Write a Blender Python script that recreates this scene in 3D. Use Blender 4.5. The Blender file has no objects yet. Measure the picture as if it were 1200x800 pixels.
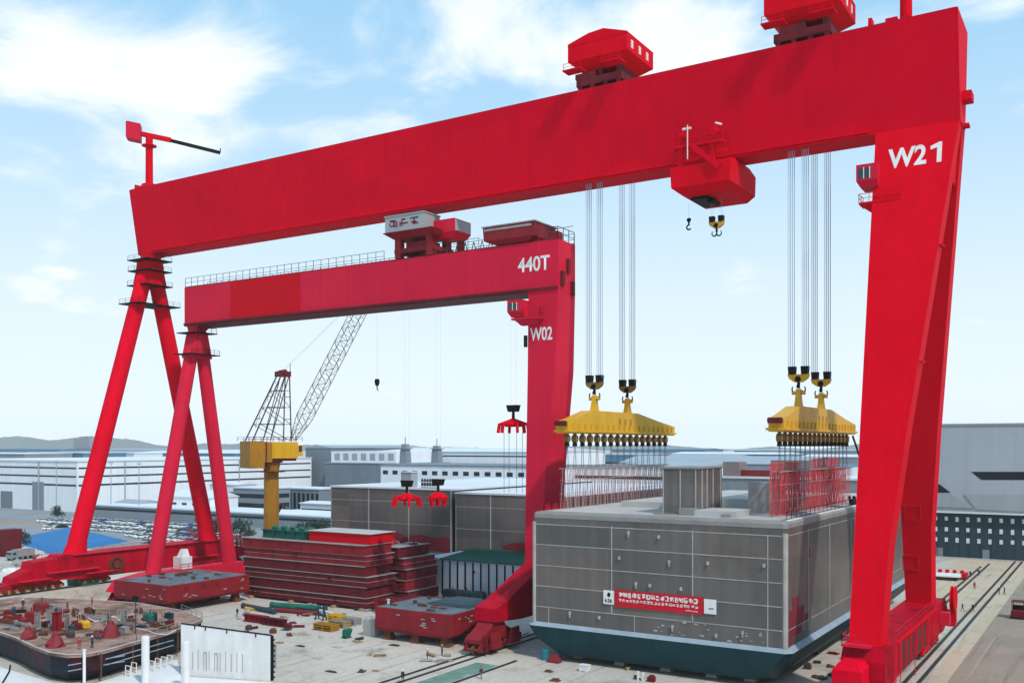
import bpy, bmesh, math, random
from mathutils import Vector, Matrix
random.seed(7)
SC = bpy.context.scene
COL = SC.collection
R = math.radians

# ------------------------------------------------------------------ camera
F, CH, TH = 1134.0, 33.0, R(32.2)
CT, ST = math.cos(TH), math.sin(TH)
cam = bpy.data.cameras.new('camera')
camo = bpy.data.objects.new('camera', cam)
COL.objects.link(camo)
camo.location = (0, 0, CH)
camo.rotation_euler = (R(90), 0, TH)
cam.sensor_width = 36
cam.lens = F / 1200 * 36
cam.shift_y = 122 / 1200
cam.clip_start = 1
cam.clip_end = 40000
SC.camera = camo

def G(u, v, z=0.0):
    """world point at height z seen at photo pixel (u, v)"""
    d = F * (CH - z) / (v - 522)
    X = (u - 600) / F * d
    return Vector((CT * X - ST * d, ST * X + CT * d, z))

def W(u, d, z=0.0):
    X = (u - 600) / F * d
    return Vector((CT * X - ST * d, ST * X + CT * d, z))

def YX(u, y):
    """x on the plane y seen at photo column u"""
    t = (u - 600) / F
    d = y / (ST * t + CT)
    return (CT * t - ST) * d

def YZ(u, v, y):
    t = (u - 600) / F
    d = y / (ST * t + CT)
    return CH + (522 - v) * d / F

# ------------------------------------------------------------------ materials
def nodes_of(m):
    m.use_nodes = True
    nt = m.node_tree
    return nt, nt.nodes, nt.links, nt.nodes['Principled BSDF']

MATS = {}
def mat(name, col, rough=.55, var=.10, scale=.25, streak=0.0, bump=.0, bscale=2.0, metal=0.0, col2=None, patch=.0, pscale=.08, spec=.2, panel=None):
    """base colour with cloudy wear, vertical rain streaks, second-colour patches"""
    if name in MATS:
        return MATS[name]
    m = bpy.data.materials.new(name)
    nt, N, L, B = nodes_of(m)
    B.inputs['Roughness'].default_value = rough
    B.inputs['Metallic'].default_value = metal
    B.inputs['Specular IOR Level'].default_value = spec
    tc = N.new('ShaderNodeTexCoord')
    n1 = N.new('ShaderNodeTexNoise'); n1.inputs['Scale'].default_value = scale
    n1.inputs['Detail'].default_value = 6; n1.inputs['Roughness'].default_value = .62
    L.new(tc.outputs['Object'], n1.inputs['Vector'])
    mr = N.new('ShaderNodeMapRange')
    mr.inputs['From Min'].default_value = .3; mr.inputs['From Max'].default_value = .7
    mr.inputs['To Min'].default_value = 1 - var; mr.inputs['To Max'].default_value = 1 + var
    L.new(n1.outputs['Fac'], mr.inputs['Value'])
    fac = mr.outputs['Result']
    if streak:
        mp = N.new('ShaderNodeMapping'); mp.inputs['Scale'].default_value = (.9, .9, .035)
        L.new(tc.outputs['Object'], mp.inputs['Vector'])
        n2 = N.new('ShaderNodeTexNoise'); n2.inputs['Scale'].default_value = 1.0
        n2.inputs['Detail'].default_value = 5
        L.new(mp.outputs['Vector'], n2.inputs['Vector'])
        m2 = N.new('ShaderNodeMapRange')
        m2.inputs['From Min'].default_value = .35; m2.inputs['From Max'].default_value = .7
        m2.inputs['To Min'].default_value = 1 + streak * .5; m2.inputs['To Max'].default_value = 1 - streak
        L.new(n2.outputs['Fac'], m2.inputs['Value'])
        mm = N.new('ShaderNodeMath'); mm.operation = 'MULTIPLY'
        L.new(fac, mm.inputs[0]); L.new(m2.outputs['Result'], mm.inputs[1])
        fac = mm.outputs[0]
    base = N.new('ShaderNodeRGB'); base.outputs[0].default_value = (*col, 1)
    csrc = base.outputs[0]
    if col2 is not None:
        n3 = N.new('ShaderNodeTexNoise'); n3.inputs['Scale'].default_value = pscale
        n3.inputs['Detail'].default_value = 8; n3.inputs['Roughness'].default_value = .6
        L.new(tc.outputs['Object'], n3.inputs['Vector'])
        m3 = N.new('ShaderNodeMapRange')
        m3.inputs['From Min'].default_value = .62 - patch; m3.inputs['From Max'].default_value = .72 - patch
        L.new(n3.outputs['Fac'], m3.inputs['Value'])
        mx = N.new('ShaderNodeMixRGB'); mx.inputs[2].default_value = (*col2, 1)
        L.new(m3.outputs['Result'], mx.inputs[0]); L.new(csrc, mx.inputs[1])
        csrc = mx.outputs[0]
    if panel:
        sp_ = N.new('ShaderNodeSeparateXYZ'); L.new(tc.outputs['Object'], sp_.inputs[0])
        def ma(op, a, c):
            n = N.new('ShaderNodeMath'); n.operation = op; L.new(a, n.inputs[0])
            if isinstance(c, (int, float)): n.inputs[1].default_value = c
            else: L.new(c, n.inputs[1])
            return n.outputs[0]
        cb_ = N.new('ShaderNodeCombineXYZ'); L.new(ma('ADD', ma('ADD', sp_.outputs[0], sp_.outputs[1]), panel[2]), cb_.inputs[0]); L.new(ma('ADD', sp_.outputs[2], panel[3]), cb_.inputs[1])
        bk = N.new('ShaderNodeTexBrick'); bk.offset = 0; bk.inputs['Scale'].default_value = 1; bk.inputs['Brick Width'].default_value = panel[0]; bk.inputs['Row Height'].default_value = panel[1]; bk.inputs['Mortar Size'].default_value = 0
        bk.inputs['Color1'].default_value = (1.20, 1.05, 1.00, 1); bk.inputs['Color2'].default_value = (.74, .77, .755, 1)
        L.new(cb_.outputs[0], bk.inputs['Vector'])
        pm = N.new('ShaderNodeMixRGB'); pm.blend_type = 'MULTIPLY'; pm.inputs[0].default_value = panel[4] if len(panel) > 4 else 1; L.new(csrc, pm.inputs[1]); L.new(bk.outputs['Color'], pm.inputs[2]); csrc = pm.outputs[0]
    vm = N.new('ShaderNodeVectorMath'); vm.operation = 'SCALE'
    L.new(csrc, vm.inputs[0]); L.new(fac, vm.inputs['Scale'])
    L.new(vm.outputs[0], B.inputs['Base Color'])
    if bump:
        nb = N.new('ShaderNodeTexNoise'); nb.inputs['Scale'].default_value = bscale; nb.inputs['Detail'].default_value = 6
        L.new(tc.outputs['Object'], nb.inputs['Vector'])
        bp = N.new('ShaderNodeBump'); bp.inputs['Strength'].default_value = bump; bp.inputs['Distance'].default_value = .3
        L.new(nb.outputs['Fac'], bp.inputs['Height']); L.new(bp.outputs['Normal'], B.inputs['Normal'])
    MATS[name] = m
    return m

M = {}
M['red'] = mat('red_crane_paint', (.66, .0004, .018), .55, .08, .07, .06, spec=.02, panel=(8.05, 5, 91, 70, .14))
M['red_leg'] = mat('red_leg_paint', (.63, .0006, .012), .55, .06, .12, .05, spec=.02)
M['base_red'] = mat('shaded_grimy_red_paint', (.42, .0010, .016), .55, .16, .35, .18, .05, 1.2, spec=.03, col2=(.20, .004, .012), patch=.04, pscale=.3)  # deep crimson with the bases' shade put into the colour, plus random grime
M['old_red'] = mat('weathered_red_paint', (.58, .011, .040), .5, .09, .12, .06, spec=.06)
M['new_red'] = mat('fresh_red_paint', (.52, .001, .010), .45, .05, .2, spec=.05)
M['dark_red'] = mat('shop_primer_red', (.125, .009, .014), .65, .22, .2, .18, .15, 1.5, spec=.2)
M['steel_red'] = mat('red_oxide_steel', (.225, .010, .017), .6, .2, .3, .12, .1, 1.0, spec=.2)
M['trim'] = mat('grey_steel_edge', (.28, .26, .25), .55, .2, .6)
M['rustgrey'] = mat('dirty_steel_deck', (.10, .13, .15), .6, .3, .3, 0, .1, 1.0, 0, (.16, .03, .03), .05, .2)
M['yellow'] = mat('yellow_paint', (.63, .34, .010), .45, .10, .3, .10)
M['ochre'] = mat('weathered_ochre_paint', (.36, .165, .014), .5, .14, .3, .14)
M['amber'] = mat('yellow_crane_paint', (.62, .34, .02), .45, .1, .3, .1)
M['black'] = mat('black_steel', (.008, .0075, .0075), .6, .2, 1, spec=.1)
M['brass'] = mat('brown_sheave_steel', (.22, .12, .03), .5, .2, 1)
M['rope'] = mat('galvanised_wire_rope', (.32, .39, .47), .5, .05, 1)
M['dark_rope'] = mat('dark_wire_rope', (.10, .10, .11), .5, .05, 1)
M['white'] = mat('white_paint', (.70, .69, .675), .55, .08, .5, .10)
M['dirty_white'] = mat('dirty_white_paint', (.66, .65, .64), .6, .08, .4, .08)
M['grey_plate'] = mat('grey_hull_plate', (.118, .111, .107), .30, .20, .07, .14, .03, .25, 0, (.085, .083, .078), .06, .05, .35, (13.1, 3.2, 62.2, 24.0 - .1))
M['seam'] = mat('pale_weld_seam', (.36, .34, .32), .55, .15, .6)
M['deck'] = mat('pale_grey_deck', (.42, .41, .39), .65, .14, .12, 0, 0, 1, 0, (.30, .29, .28), .02, .07)
M['gunwale'] = mat('grey_gunwale', (.235, .225, .21), .55, .14, .3)
M['teal'] = mat('teal_bottom_paint', (.006, .036, .043), .5, .2, .15, .12)
M['pale_blue'] = mat('pale_boot_line', (.26, .31, .36), .5, .12, .5)
M['primer'] = mat('red_primer_patch', (.19, .018, .024), .6, .2, .3)
M['banner'] = mat('red_banner_cloth', (.52, .006, .02), .7, .05, .5)
M['glass'] = mat('dark_glass', (.02, .03, .04), .12, .1, .4, 0, 0, 1, 0, None, 0, .1, .6)
M['shed'] = mat('pale_cladding', (.42, .46, .52), .5, .07, .4, .06)
M['green_roof'] = mat('green_roof_sheet', (.008, .085, .060), .55, .12, .3)
M['green'] = mat('green_tarpaulin', (.012, .12, .09), .7, .2, .6, 0, .3, 2)
M['hall'] = mat('blue_grey_cladding', (.37, .395, .44), .5, .05, .06, .04)
M['hall2'] = mat('grey_cladding_flap', (.32, .345, .365), .5, .05, .06, .04)
M['slate'] = mat('dark_teal_cladding', (.030, .052, .066), .5, .12, .1, .1)
M['bwhite'] = mat('white_cladding', (.74, .76, .78), .55, .05, .05, .06)
M['bgrey'] = mat('grey_building_wall', (.22, .25, .28), .6, .12, .05, .05)
M['dgrey'] = mat('dark_grey_building_wall', (.16, .19, .215), .6, .15, .05, .06)
M['roofw'] = mat('pale_roof_sheet', (.62, .65, .68), .5, .07, .04)
M['roofg'] = mat('grey_roof_sheet', (.30, .34, .38), .5, .1, .04)
M['roofb'] = mat('blue_roof_sheet', (.08, .20, .30), .5, .1, .04)
M['band'] = mat('dark_window_band', (.012, .018, .024), .3, .1, .3)
M['blue'] = mat('blue_tarpaulin', (.007, .135, .34), .6, .10, .2, 0, .3, .4)
M['wood'] = mat('weathered_timber', (.30, .22, .12), .75, .25, .8)
M['rust'] = mat('rusty_steel', (.12, .045, .025), .7, .3, .8)
M['concrete_block'] = mat('concrete_block', (.34, .33, .31), .8, .15, .8)
M['rubber'] = mat('black_rubber', (.015, .015, .016), .8, .1, 1)
M['buff'] = mat('buff_primed_plate', (.30, .185, .145), .8, .40, .45, 0, 0, 1, 0, (.15, .075, .05), .12, .16)
M['navy'] = mat('dark_navy_plate', (.006, .012, .019), .55, .5, .25, .3, 0, 1, 0, (.085, .006, .012), .08, .09, .15)
M['rail'] = mat('rail_steel', (.045, .040, .038), .5, .2, 1)
M['skin'] = mat('skin', (.42, .25, .17), .6, .02, 3)
M['boom'] = mat('dark_lattice_paint', (.055, .045, .045), .5, .2, 1)
M['boom2'] = mat('grey_lattice_paint', (.085, .085, .09), .5, .2, 1)
M['leaf'] = mat('dark_tree_leaves', (.035, .060, .045), .7, .45, .5)
M['bark'] = mat('tree_bark', (.10, .075, .055), .85, .2, 2)
M['seam2'] = mat('faint_weld_seam', (.33, .31, .295), .55, .2, .6)
M['pinkred'] = mat('red_webbing', (.62, .075, .085), .7, .08, .6)
M['pinkpale'] = mat('faded_pink_webbing', (.58, .24, .23), .7, .08, .6)

# ------------------------------------------------------------------ mesh builder
class MB:
    def __init__(self):
        self.v, self.f, self.m, self.parts = [], [], [], []
    def add(self, vs, fs, mi=0):
        o = len(self.v)
        self.v += [Vector(p) for p in vs]
        self.f += [[i + o for i in q] for q in fs]
        self.m += [mi] * len(fs); self.parts.append((o, len(fs)))
        return self
    def hull8(self, b, t, mi=0):
        """b, t: four bottom and four top points, counter-clockwise from above"""
        n = len(b)
        fs = [list(range(n))[::-1], list(range(n, 2 * n))]
        fs += [[i, (i + 1) % n, n + (i + 1) % n, n + i] for i in range(n)]
        return self.add(list(b) + list(t), fs, mi)
    def box(self, x0, x1, y0, y1, z0, z1, mi=0):
        return self.hull8([(x0, y0, z0), (x1, y0, z0), (x1, y1, z0), (x0, y1, z0)],
                          [(x0, y0, z1), (x1, y0, z1), (x1, y1, z1), (x0, y1, z1)], mi)
    def rings(self, rr, mi=0, caps=True):
        """loft through rings of equal point count"""
        n = len(rr[0]); vs = [p for r in rr for p in r]; fs = []
        for k in range(len(rr) - 1):
            for i in range(n):
                fs.append([k * n + i, k * n + (i + 1) % n, (k + 1) * n + (i + 1) % n, (k + 1) * n + i])
        if caps:
            fs.append(list(range(n))[::-1]); fs.append([(len(rr) - 1) * n + i for i in range(n)])
        return self.add(vs, fs, mi)
    def rect_loft(self, secs, mi=0):
        """secs: (z, x0, x1, y0, y1)"""
        return self.rings([[(x0, y0, z), (x1, y0, z), (x1, y1, z), (x0, y1, z)] for z, x0, x1, y0, y1 in secs], mi)
    def prism_x(self, prof, x0, x1, mi=0):
        """profile of (y, z) points extruded along x"""
        return self.rings([[(x0, y, z) for y, z in prof], [(x1, y, z) for y, z in prof]], mi)
    def prism_y(self, prof, y0, y1, mi=0):
        return self.rings([[(x, y0, z) for x, z in prof], [(x, y1, z) for x, z in prof]], mi)
    def prism_z(self, prof, z0, z1, mi=0):
        return self.rings([[(x, y, z0) for x, y in prof], [(x, y, z1) for x, y in prof]], mi)
    def tube(self, p, q, r0, r1=None, n=8, mi=0, caps=True):
        p, q = Vector(p), Vector(q); r1 = r0 if r1 is None else r1
        d = (q - p); 
        if d.length < 1e-6: return self
        d.normalize()
        a = d.orthogonal().normalized(); b = d.cross(a)
        def ring(c, r):
            return [c + (a * math.cos(2 * math.pi * i / n) + b * math.sin(2 * math.pi * i / n)) * r for i in range(n)]
        return self.rings([ring(p, r0), ring(q, r1)], mi, caps)
    def bar(self, p, q, w, h, mi=0, up=(0, 0, 1)):
        p, q, up = Vector(p), Vector(q), Vector(up)
        d = (q - p).normalized(); s = d.cross(up)
        if s.length < 1e-4: s = d.cross(Vector((0, 1, 0)))
        s.normalize(); t = s.cross(d)
        def ring(c): return [c + s * x * w / 2 + t * y * h / 2 for x, y in ((-1, -1), (1, -1), (1, 1), (-1, 1))]
        return self.rings([ring(p), ring(q)], mi)
    def disc(self, c, ax, r, th, n=16, mi=0):
        c = Vector(c); a = Vector(ax).normalized()
        return self.tube(c - a * th / 2, c + a * th / 2, r, r, n, mi)
    def lathe(self, c, prof, n=12, mi=0):
        rr = [[(c[0] + r * math.cos(2 * math.pi * i / n), c[1] + r * math.sin(2 * math.pi * i / n), c[2] + z) for i in range(n)] for r, z in prof]
        return self.rings(rr, mi)
    def blob(self, c, rx, ry, rz, n=9, k=6, jit=.15, mi=0):
        rr = []
        for j in range(k + 1):
            a = -math.pi / 2 + math.pi * j / k
            ring = []
            for i in range(n):
                t = 2 * math.pi * i / n
                q = max(.06, math.cos(a)) * (1 + random.uniform(-jit, jit))
                ring.append((c[0] + rx * q * math.cos(t), c[1] + ry * q * math.sin(t), c[2] + rz * (math.sin(a) + random.uniform(-jit, jit) * .5)))
            rr.append(ring)
        return self.rings(rr, mi)
    def build(self, name, mats, parent=None, smooth=False):
        if not isinstance(mats, (list, tuple)): mats = [mats]
        off = wloc(parent) if parent is not None else Vector((0, 0, 0))
        me = bpy.data.meshes.new(name)
        me.from_pydata([tuple(p - off) for p in self.v], [], self.f)
        for mm in mats: me.materials.append(mm)
        for p, i in zip(me.polygons, self.m): p.material_index = i
        bm = bmesh.new(); bm.from_mesh(me)
        bmesh.ops.recalc_face_normals(bm, faces=bm.faces)
        if smooth:
            for f in bm.faces: f.smooth = True
            for e in bm.edges:
                if len(e.link_faces) == 2 and e.calc_face_angle(0) > R(38): e.smooth = False
        bm.to_mesh(me); bm.free()
        o = bpy.data.objects.new(name, me)
        COL.objects.link(o)
        if parent is not None: o.parent = parent
        return o
def build_each(b, name, m, parent, mi=None):
    o = None; k = 0
    for n0, nf in b.parts:
        c = MB(); fs = b.f[k:k + nf]; ms = b.m[k:k + nf]; k += nf
        used = sorted({i for q in fs for i in q}); ix = {j: i for i, j in enumerate(used)}
        c.v = [b.v[j] for j in used]; c.f = [[ix[i] for i in q] for q in fs]; c.m = ms
        o = c.build(name, m, parent)
    return o
def mb(): return MB()

WL = {}
def wloc(o):
    v = Vector((0, 0, 0))
    while o is not None:
        v += o.location; o = o.parent
    return v

def tag(o, label=None, cat=None, group=None, kind=None):
    if label: o['label'] = label
    if cat: o['category'] = cat
    if group: o['group'] = group
    if kind: o['kind'] = kind
    return o

def thing(name, label, cat, loc, group=None):
    o = bpy.data.objects.new(name, None); o.empty_display_size = .5
    COL.objects.link(o); o.location = loc
    return tag(o, label, cat, group)

def dup(root, loc, rotz=None, label=None, group=None):
    """a copy of a thing with copies of its parts and sub-parts"""
    r = root.copy(); COL.objects.link(r); r.location = loc
    if rotz is not None: r.rotation_euler = (0, 0, rotz)
    if label: r['label'] = label
    if group: r['group'] = group
    for ch in list(root.children):
        c = ch.copy(); COL.objects.link(c); c.parent = r
        for g in list(ch.children):
            d = g.copy(); COL.objects.link(d); d.parent = c
    return r

def text_part(name, body, x0, x1, z0, z1, yf, parent, m, depth=.05, bold=.03):
    cu = bpy.data.curves.new(name, 'FONT'); cu.body = body; cu.offset = bold; cu.size = 1
    to = bpy.data.objects.new('lettering_source', cu); COL.objects.link(to)
    bpy.context.view_layer.update()
    me = bpy.data.meshes.new_from_object(to.evaluated_get(bpy.context.evaluated_depsgraph_get()))
    bpy.data.objects.remove(to); bpy.data.curves.remove(cu)
    xs = [v.co.x for v in me.vertices]; ys = [v.co.y for v in me.vertices]
    ax, bx, ay, by = min(xs), max(xs), min(ys), max(ys)
    off = wloc(parent)
    for v in me.vertices:
        x = x0 + (v.co.x - ax) / (bx - ax) * (x1 - x0)
        z = z0 + (v.co.y - ay) / (by - ay) * (z1 - z0)
        v.co = Vector((x, yf(x, z) - depth, z)) - off
    me.name = name
    me.materials.clear(); me.materials.append(m)
    o = bpy.data.objects.new(name, me); COL.objects.link(o); o.parent = parent
    return o

# ------------------------------------------------------------------ sky, sun
SUN_EL, SUN_DIR = R(49), Vector((.90, -.44, 0)).normalized()
w = bpy.data.worlds.new('World'); SC.world = w; w.use_nodes = True
nt = w.node_tree; N, L = nt.nodes, nt.links
bg = N['Background']; bg.inputs['Strength'].default_value = .12
sky = N.new('ShaderNodeTexSky'); sky.sky_type = 'NISHITA'; sky.sun_disc = False
sky.sun_elevation = SUN_EL; sky.sun_rotation = math.atan2(SUN_DIR.x, SUN_DIR.y)
sky.air_density = 1.0; sky.dust_density = 1.2; sky.ozone_density = 1.2; sky.altitude = 30
tc = N.new('ShaderNodeTexCoord')
sep = N.new('ShaderNodeSeparateXYZ'); L.new(tc.outputs['Generated'], sep.inputs[0])
def sky_dir(u, v):
    X, Z = (u - 600) / F, (522 - v) / F
    return Vector((CT * X - ST, ST * X + CT, Z)).normalized()
def mth(op, a, b=None, c=None):
    n = N.new('ShaderNodeMath'); n.operation = op
    for i, q in enumerate((a, b, c)):
        if q is None: continue
        if isinstance(q, (int, float)): n.inputs[i].default_value = q
        else: L.new(q, n.inputs[i])
    return n.outputs[0]
# clouds: fractal noise in the direction of view, gathered into banks
zc = mth('ADD', mth('MAXIMUM', sep.outputs['Z'], 0.0), .22)
comb = N.new('ShaderNodeCombineXYZ')
L.new(mth('DIVIDE', sep.outputs['X'], zc), comb.inputs[0]); L.new(mth('DIVIDE', sep.outputs['Y'], zc), comb.inputs[1])
L.new(mth('MULTIPLY', sep.outputs['Z'], 2.5), comb.inputs[2])
cn = N.new('ShaderNodeTexNoise'); cn.inputs['Scale'].default_value = 2.3; cn.inputs['Detail'].default_value = 9
cn.inputs['Roughness'].default_value = .58; cn.inputs['Distortion'].default_value = .35
L.new(comb.outputs[0], cn.inputs['Vector'])
banks = [((160, 110), .11, .38), ((270, 40), .07, .27), ((40, 130), .07, .22), ((40, 270), .07, .26), ((20, 10), .06, .30), ((230, 170), .06, .2),
         ((600, 70), .08, .36), ((470, 130), .07, .28), ((380, 140), .04, .2), ((800, 40), .08, .40), ((680, 120), .08, .28), ((1175, 10), .06, .30), ((1195, 95), .04, .2), ((420, 0), .03, .2)]
tot = None
for (u, v), rad, amp in banks:
    dv = N.new('ShaderNodeVectorMath'); dv.operation = 'DISTANCE'
    nrm = N.new('ShaderNodeVectorMath'); nrm.operation = 'NORMALIZE'; L.new(tc.outputs['Generated'], nrm.inputs[0])
    L.new(nrm.outputs[0], dv.inputs[0]); dv.inputs[1].default_value = sky_dir(u, v)
    g = mth('MULTIPLY', mth('POWER', 2.718, mth('MULTIPLY', mth('POWER', mth('DIVIDE', dv.outputs['Value'], rad), 2.0), -1.0)), amp)
    tot = g if tot is None else mth('ADD', tot, g)
dens = mth('ADD', mth('MULTIPLY_ADD', cn.outputs['Fac'], 1.7, -.35), tot)
cr = N.new('ShaderNodeMapRange'); cr.interpolation_type = 'SMOOTHSTEP'
cr.inputs['From Min'].default_value = .70; cr.inputs['From Max'].default_value = 1.08
L.new(dens, cr.inputs['Value'])
mixc = N.new('ShaderNodeMixRGB'); mixc.inputs[2].default_value = (7.6, 7.8, 7.9, 1)
L.new(mth('MULTIPLY', cr.outputs[0], .88), mixc.inputs[0])
# thin high veil that whitens the lower sky
veil = N.new('ShaderNodeMixRGB'); veil.inputs[2].default_value = (6.5, 7.15, 7.5, 1)
vz = N.new('ShaderNodeMapRange'); vz.interpolation_type = 'SMOOTHSTEP'
vz.inputs['From Min'].default_value = -.02; vz.inputs['From Max'].default_value = .46
vz.inputs['To Min'].default_value = .97; vz.inputs['To Max'].default_value = .10
L.new(sep.outputs['Z'], vz.inputs['Value'])
L.new(vz.outputs[0], veil.inputs[0])
L.new(veil.outputs[0], mixc.inputs[1])
air = N.new('ShaderNodeMixRGB'); air.inputs[0].default_value = .8; air.inputs[2].default_value = (2.15, 4.9, 7.3, 1)
L.new(sky.outputs[0], air.inputs[1]); L.new(air.outputs[0], veil.inputs[1])
L.new(mixc.outputs[0], bg.inputs['Color'])

sl = bpy.data.lights.new('sun', 'SUN'); sl.energy = 2.5; sl.angle = R(2.5); sl.color = (1, .955, .89)
so = bpy.data.objects.new('sun', sl); COL.objects.link(so)
sd = Vector((SUN_DIR.x * math.cos(SUN_EL), SUN_DIR.y * math.cos(SUN_EL), math.sin(SUN_EL)))
so.rotation_euler = sd.to_track_quat('Z', 'Y').to_euler(); so.location = (0, 0, 200)
SC.cycles.volume_bounces = 2; SC.cycles.max_bounces = 12
SC.view_settings.view_transform = 'Standard'; SC.view_settings.look = 'None'
SC.view_settings.exposure = .25; SC.view_settings.gamma = 1

# ------------------------------------------------------------------ ground, roads, hills, haze
def ground_mat(name, col, col2, col3, s1=.018, s2=.12):
    m = bpy.data.materials.new(name); nt, N, L, B = nodes_of(m)
    B.inputs['Roughness'].default_value = .85
    tc = N.new('ShaderNodeTexCoord')
    def noise(s, d=8, rr=.6):
        n = N.new('ShaderNodeTexNoise'); n.inputs['Scale'].default_value = s; n.inputs['Detail'].default_value = d; n.inputs['Roughness'].default_value = rr
        L.new(tc.outputs['Object'], n.inputs['Vector']); return n.outputs['Fac']
    def ramp(f, a, b):
        r = N.new('ShaderNodeMapRange'); r.inputs['From Min'].default_value = a; r.inputs['From Max'].default_value = b; L.new(f, r.inputs['Value']); return r.outputs[0]
    a = N.new('ShaderNodeMixRGB'); a.inputs[1].default_value = (*col, 1); a.inputs[2].default_value = (*col2, 1)
    L.new(ramp(noise(s1), .42, .66), a.inputs[0])
    b = N.new('ShaderNodeMixRGB'); b.inputs[2].default_value = (*col3, 1); L.new(a.outputs[0], b.inputs[1])
    L.new(ramp(noise(s2, 10, .68), .53, .70), b.inputs[0])
    od = N.new('ShaderNodeMixRGB'); od.blend_type = 'MULTIPLY'; od.inputs[2].default_value = (.50, .47, .44, 1); L.new(b.outputs[0], od.inputs[1]); L.new(ramp(noise(.055, 12, .72), .60, .72), od.inputs[0]); b = od
    mp = N.new('ShaderNodeMapping'); mp.inputs['Scale'].default_value = (.55, .02, 1); mp.inputs['Rotation'].default_value = (0, 0, .06); L.new(tc.outputs['Object'], mp.inputs['Vector'])
    nt_ = N.new('ShaderNodeTexNoise'); nt_.inputs['Scale'].default_value = 1.6; nt_.inputs['Detail'].default_value = 4; L.new(mp.outputs[0], nt_.inputs['Vector'])
    tr_ = N.new('ShaderNodeMixRGB'); tr_.blend_type = 'MULTIPLY'; tr_.inputs[2].default_value = (.70, .68, .66, 1); L.new(b.outputs[0], tr_.inputs[1]); L.new(ramp(nt_.outputs['Fac'], .56, .72), tr_.inputs[0]); b = tr_
    fine = N.new('ShaderNodeMixRGB'); fine.blend_type = 'MULTIPLY'; fine.inputs[2].default_value = (.80, .79, .78, 1); L.new(b.outputs[0], fine.inputs[1]); L.new(ramp(noise(1.1, 6, .7), .45, .7), fine.inputs[0]); b = fine
    # slab joints every six metres, slightly darker, part of the paving
    br = N.new('ShaderNodeTexBrick'); br.offset = 0
    br.inputs['Scale'].default_value = 1.0; br.inputs['Brick Width'].default_value = 6; br.inputs['Row Height'].default_value = 6
    br.inputs['Mortar Size'].default_value = .035; br.inputs['Mortar Smooth'].default_value = .4
    L.new(tc.outputs['Object'], br.inputs['Vector'])
    c = N.new('ShaderNodeMixRGB'); c.blend_type = 'MULTIPLY'; c.inputs[2].default_value = (.84, .83, .82, 1)
    L.new(br.outputs['Fac'], c.inputs[0]); L.new(b.outputs[0], c.inputs[1])
    L.new(c.outputs[0], B.inputs['Base Color'])
    return m
M['ground'] = ground_mat('worn_concrete', (.53, .475, .405), (.43, .39, .335), (.29, .26, .22))
M['road'] = ground_mat('brown_asphalt', (.30, .235, .175), (.24, .195, .155), (.34, .26, .18), .02, .07)
M['apron'] = ground_mat('buff_concrete', (.52, .415, .295), (.45, .375, .28), (.37, .30, .21))
M['far_ground'] = ground_mat('grey_yard', (.25, .26, .27), (.19, .20, .21), (.32, .32, .32), .01, .05)

def sheet(name, pts, z, m):
    o = MB().add([(x, y, z) for x, y in pts], [list(range(len(pts)))]).build(name, m)
    return tag(o, kind='structure')
sheet('ground', [(-9500, -300), (5000, -300), (5000, 10700), (-9500, 10700)], 0, M['ground'])
sheet('far_yard', [(-1600, 190), (-215, 190), (-215, 330), (-60, 330), (-60, 1600), (-1600, 1600)], .006, M['far_ground'])
sheet('apron', [(-23.0, 40), (-20.6, 40), (-20.6, 310), (-23.0, 310)], .008, M['apron'])
sheet('apron', [(-40, 205), (-23.2, 205), (-23.2, 310), (-40, 310)], .008, M['apron'])
sheet('road', [(-20.6, 40), (60, 40), (60, 309), (-20.6, 309)], .012, M['road'])
sheet('road', [(-620, 232), (-330, 232), (-330, 246), (-620, 246)], .012, M['road'])
M['line'] = mat('worn_white_line', (.33, .28, .23), .85, .3, 1)
for y0 in (100, 150):
    sheet('road_marking', [(-18.6, y0), (-18.35, y0), (-18.35, y0 + 36), (-18.6, y0 + 36)], .016, M['line'])
M['greenstrip'] = mat('green_painted_strip', (.14, .24, .19), .8, .3, .3, 0, 0, 1, 0, (.33, .31, .28), .06, .3)
sheet('pavement', [(-83.2, 60), (-79.2, 60), (-79.2, 122), (-83.2, 122)], .008, M['greenstrip'])
M['whiteslab'] = mat('white_painted_slab', (.68, .68, .67), .6, .06, .2, 0, 0, 1, 0, (.50, .50, .50), -.04, .4)

# crane rails
def rail(xa, xb, ya, yb, label):
    b = MB(); 
    b.box(xa - .30, xa + .30, ya, yb, .014, .05); b.box(xa - .07, xa + .07, ya, yb, .05, .17)
    tag(b.build('crane_rail', M['rail']), label, 'rail')
rail(-25.6, 0, 60, 310, 'dark crane rail running beneath the W21 rigid leg bogies')
rail(-23.9, 0, 60, 310, 'thin crane rail along the road side of the W21 bogies')
rail(-31.2, 0, 205, 300, 'short rail between the big ship section and the W21 track')
rail(-32.5, 0, 205, 292, 'inner rail closest to the side of the big ship section')
rail(-87.2, 0, 60, 300, 'crane rail under the 440T rigid leg, on its left')
rail(-85.2, 0, 60, 300, 'crane rail under the 440T rigid leg, on its right')
rail(-78.6, 0, 60, 126, 'rail beside the green painted strip before the ship section')
rail(-175.6, 0, 60, 420, 'far crane rail beneath the 440T sloping tube legs')
b = mb(); b.box(-194.6, -187.2, 60, 420, 0, 2.45)
tag(b.build('rail_plinth', M['ground']), 'long pale concrete plinth carrying the W21 tube leg wheels', 'plinth')
b = mb(); b.box(-192.3, -191.7, 60, 420, 2.452, 2.5); b.box(-192.07, -191.93, 60, 420, 2.5, 2.62); tag(b.build('crane_rail', M['rail']), 'crane rail on the concrete plinth beneath the W21 tube legs', 'rail')

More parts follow.
